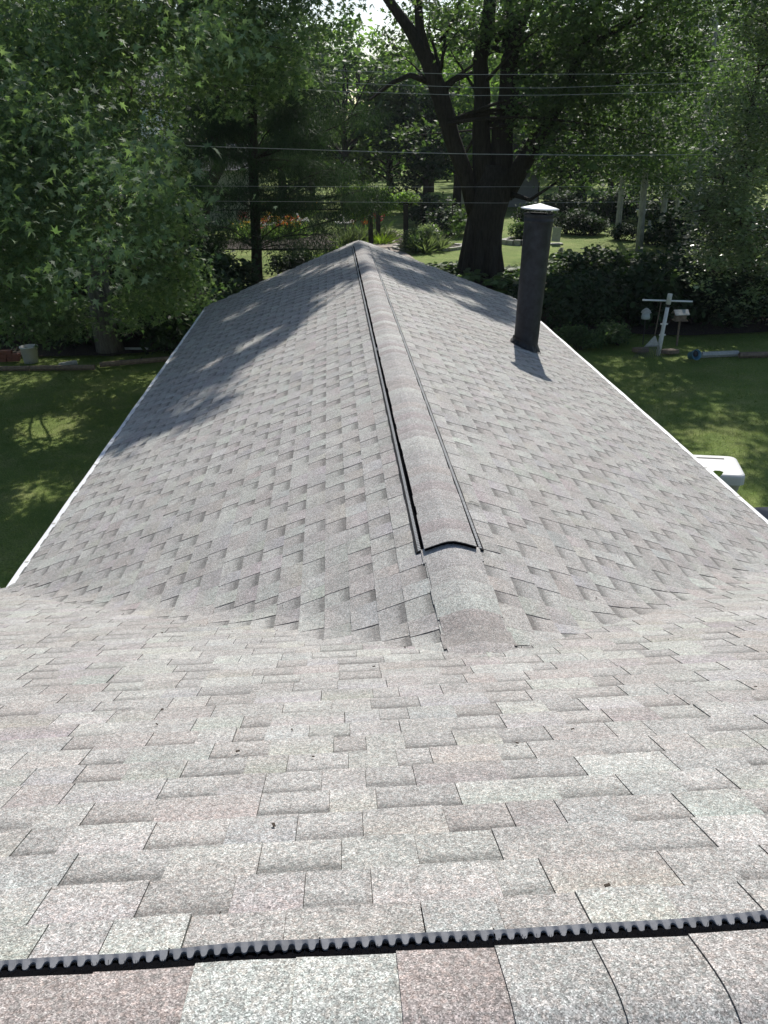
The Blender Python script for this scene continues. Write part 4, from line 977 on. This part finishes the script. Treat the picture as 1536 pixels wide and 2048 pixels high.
# ------------------------------------------------------------------ things under the silver maple
q = gnd(63, 726); wb = tag(empty('plastic_pail', q), 'white plastic pail standing under the silver maple at the left', 'pail')
mb = MB(); mb.lathe([(.01,.0),(.19,.0),(.24,.46),(.255,.46),(.255,.49),(.235,.49),(.18,.03),(.01,.03)], 24); mb.build('tub', MT['white_plastic'], wb, True)
mb = MB(); mb.tube([(.25*math.cos(a), .02-.02*math.sin(a), .44-.16*math.sin(a)-.0) if True else 0 for a in np.linspace(0, 3.14, 12)], .006, 5); mb.build('handle', MT['metal_dark'], wb)
q = gnd(22, 726)
BL = ['brick at the bottom left of the stack beside the white pail', 'brick at the bottom right of the stack beside the white pail', 'brick at the left on top of the stack beside the white pail', 'brick at the right on top of the stack beside the white pail', 'topmost brick of the stack beside the white pail']
for i, (dx, dz) in enumerate(((-.24, 0), (.10, 0), (-.22, .105), (.12, .105), (-.08, .21))):
    mb = MB(); mb.box((-.16, -.09, 0), (.16, .09, .10), Matrix.Rotation(random.uniform(-.06, .06), 3, 'Z')); o = mb.build('brick', MT['brick'], loc=(q[0]+dx, q[1], GZ+.055+dz+.002)); tag(o, BL[i], 'brick', 'bricks stacked beside the pail')
def timber(x0, y0, x1, y1, label, mat='timber', r=.075):
    a, c = gnd(x0, y0), gnd(x1, y1); mb = MB(); mb.tube([a+[0,0,r], (a+c)/2+[0,0,r+.005], c+[0,0,r]], r, 6); tag(mb.build('landscape_timber', MT[mat]), label, 'timber', 'timbers edging the left bed')
timber(120, 737, 154, 731, 'short pale log at the bed edge right of the white pail', 'pale_timber', .08)
timber(236, 702, 302, 702, 'pale landscape timber right of the silver maple trunk', 'pale_timber', .055)
timber(-80, 745, 60, 742, 'dark landscape timber edging the bed in front of the pail')
timber(62, 742, 190, 740, 'dark landscape timber edging the bed in front of the maple trunk')
timber(200, 735, 345, 722, 'dark landscape timber edging the bed near the left gutter')

# ------------------------------------------------------------------ bin, potted plant and truck edge by the right wall
q = np.array([5.45, 10.6, GZ]); q = gnd(1445, 1010); 
bz = 1.02
topc = gnd(1414, 928, GZ+bz); bn = tag(empty('trash_bin', (topc[0], topc[1], GZ), math.radians(-14)), 'grey plastic bin with rounded white lid standing by the right wall of the wing', 'bin')
bn.scale = (1.25, 1.15, 1)
mb = MB(); 
def rrect(hx, hy, r, n=5):
    o = []
    for cx, cy, a0 in ((hx-r, hy-r, 0), (-hx+r, hy-r, math.pi/2), (-hx+r, -hy+r, math.pi), (hx-r, -hy+r, 1.5*math.pi)):
        for k in range(n): a = a0+math.pi/2*k/(n-1); o.append((cx+r*math.cos(a), cy+r*math.sin(a)))
    return o
def loft(mb, secs):
    n = len(secs[0][0]); b = len(mb.v)
    for pts, z in secs: mb.v += [(x, y, z) for x, y in pts]
    for i in range(len(secs)-1):
        for k in range(n): mb.f.append((b+i*n+k, b+i*n+(k+1) % n, b+(i+1)*n+(k+1) % n, b+(i+1)*n+k)); mb.c.append(None)
    mb.f.append(tuple(b+k for k in reversed(range(n)))); mb.c.append(None); e = b+(len(secs)-1)*n; mb.f.append(tuple(e+k for k in range(n))); mb.c.append(None)
loft(mb, [(rrect(.28, .26, .06), 0), (rrect(.33, .31, .07), .55), (rrect(.375, .355, .08), bz-.177)]); mb.build('bin_body', MT['grey_plastic'], bn)
mb = MB(); loft(mb, [(rrect(.385, .365, .09), bz-.175), (rrect(.41, .39, .10), bz-.165), (rrect(.41, .39, .10), bz-.045), (rrect(.402, .382, .095), bz-.018), (rrect(.385, .365, .085), bz-.004), (rrect(.36, .34, .07), bz)]); mb.build('bin_lid', MT['white_plastic'], bn)
mb = MB(); mb.box((-.20, .22, bz+.001), (.24, .25, bz+.008)); mb.build('lid_slot', MT['dark_plastic'], bn)
pt = tag(empty('potted_plant', gnd(1408, 985, GZ)), 'broad-leaved green plant standing in front of the grey bin', 'plant'); pz = np.array(pt.location)
mb = MB(); l0 = at(1420, 955, gnd(1432, 945, GZ+bz)[1]-.25)-pz; mb.tube([(0,0,0), np.array(l0)*.6+[.05,0,0], l0], .012, 6); mb.tube([(0, 0, 0), (.02, .02, .02)], [.1, .1], 10); mb.build('plant_stem', MT['leaf_bright'], pt)
P = np.array([l0, l0, l0+[-.05, 0, -.05], l0+[.02, 0, -.12], l0+[-.08, 0, .02], l0+[0, 0, -.3], l0+[.05, 0, -.3], np.array(l0)*.5, np.array(l0)*.6]); 
leaves('plant_leaves', P, .22, 'hosta', MT['vine'], pt, up=.5, droop=.1)
q = gnd(1560, 1045, GZ+1.0); bt = tag(empty('storage_box', (q[0], q[1], GZ)), 'dark blue storage box cut by the right edge beside the lawn', 'box')
mb = MB(); loft(mb, [(rrect(.62, .5, .06), 0), (rrect(.66, .54, .06), .88)]); mb.build('box_body', MT['blue_paint'], bt)
mb = MB(); loft(mb, [(rrect(.70, .58, .07), .882), (rrect(.70, .58, .07), .94), (rrect(.66, .54, .07), .99)]); mb.build('box_lid', MT['blue_paint'], bt)

# ------------------------------------------------------------------ neighbouring houses glimpsed through the trees
def far_house(x0, x1, ybot, ytop, Y, mat, label, roof_h=1.6):
    a = at(x0, 400, Y); c = at(x1, 400, Y); b = np.array([(a[0]+c[0])/2, Y, GZ]); hw = (c[0]-a[0])/2; h = at(x0, ytop, Y)[2]-GZ
    o = tag(empty('neighbour_house', b), label, 'house'); mb = MB()
    mb.box((-hw, 0, 0), (hw, 6, h))
    k = 0
    while k*.2 < h: mb.box((-hw-.012, -.02, k*.2), (hw+.012, -.001, k*.2+.17)); k += 1
    mb.build('wall', mat, o)
    mb = MB(); mb.add([(-hw-.4,-.5,h-.05),(hw+.4,-.5,h-.05),(hw+.4,3,h+roof_h),(-hw-.4,3,h+roof_h),(-hw-.4,6.5,h-.05),(hw+.4,6.5,h-.05)], [(0,1,2,3),(3,2,5,4),(0,3,4),(1,5,2)]); mb.build('roof', MT['roofing_far'], o)
far_house(395, 495, 440, 340, 62, MT['sage_siding'], 'sage green sided house glimpsed between the leaning trunk and the pine')
far_house(935, 1075, 430, 285, 72, MT['grey_siding'], 'pale grey house glimpsed behind the big maple trunk')
far_house(298, 332, 300, 190, 58, MT['white_metal'], 'white house glimpsed high through the silver maple')

# ------------------------------------------------------------------ power lines
def wire(pts, Y, r, label):
    P = [at(x, y, Y) for x, y in pts]; mb = MB(); Q = []
    for i in range(len(P)-1):
        for k in range(8): Q.append(P[i]+(P[i+1]-P[i])*k/8)
    Q.append(P[-1]); mb.tube(Q, r, 6); tag(mb.build('power_line', MT['wire']), label, 'power line', 'power lines crossing the yard')
wire([(-300,60),(120,100),(501,129),(660,141),(945,149),(1230,148),(1504,140),(1900,120)], 25, .007, 'uppermost thin power line crossing in front of the trees')
wire([(-300,80),(120,118),(506,155),(660,165),(945,175),(1088,176),(1458,164),(1900,145)], 25, .007, 'second thin power line from the top')
wire([(-300,95),(115,131),(511,172),(660,182),(945,191),(1116,190),(1458,181),(1900,165)], 25, .007, 'third thin power line from the top')
wire([(-300,255),(185,285),(450,294),(770,304),(945,308),(1230,311),(1401,309),(1900,298)], 25, .010, 'thick lone power line crossing the big maple trunk')
wire([(-300,350),(400,372),(820,374),(1190,373),(1900,365)], 26, .0045, 'faint power line below the thick one, mostly in shade')
wire([(-300,380),(400,402),(991,406),(1167,405),(1900,395)], 26, .0045, 'lowest faint power line behind the white pipe cap')

# ------------------------------------------------------------------ grass blades on the lawns
n = 90000
gxs = np.concatenate([rng.uniform(-16, -3.4, n//2), rng.uniform(3.6, 14, n//2)]); gys = np.concatenate([rng.uniform(4, 23.0, n//2), rng.uniform(6, 23.5, n//2)])
gz = GZ+.04*np.sin(gxs*.5+1)*np.sin(gys*.4); P = np.stack([gxs, gys, gz-.0], 1)
g = leaves('grass', P, .085, 'blade', MT['blade'], None, up=-1.0, droop=0, radial=np.tile([0, 0, 1.2], (n, 1))); g['kind'] = 'stuff'; g['label'] = 'short lawn grass blades'

# ------------------------------------------------------------------ summer air
mb = MB(); mb.box((-250, -60, -9), (250, 118, 46)); m = bpy.data.materials.new('haze_air'); m.use_nodes = True
m.node_tree.nodes.remove(m.node_tree.nodes['Principled BSDF']); pv = m.node_tree.nodes.new('ShaderNodeVolumePrincipled')
pv.inputs['Color'].default_value = (.86, .93, 1, 1); pv.inputs['Density'].default_value = .0002; pv.inputs['Anisotropy'].default_value = .2
m.node_tree.links.new(pv.outputs[0], m.node_tree.nodes['Material Output'].inputs['Volume'])
hzb = mb.build('haze', m); hzb['kind'] = 'stuff'; hzb['label'] = 'thin summer haze'
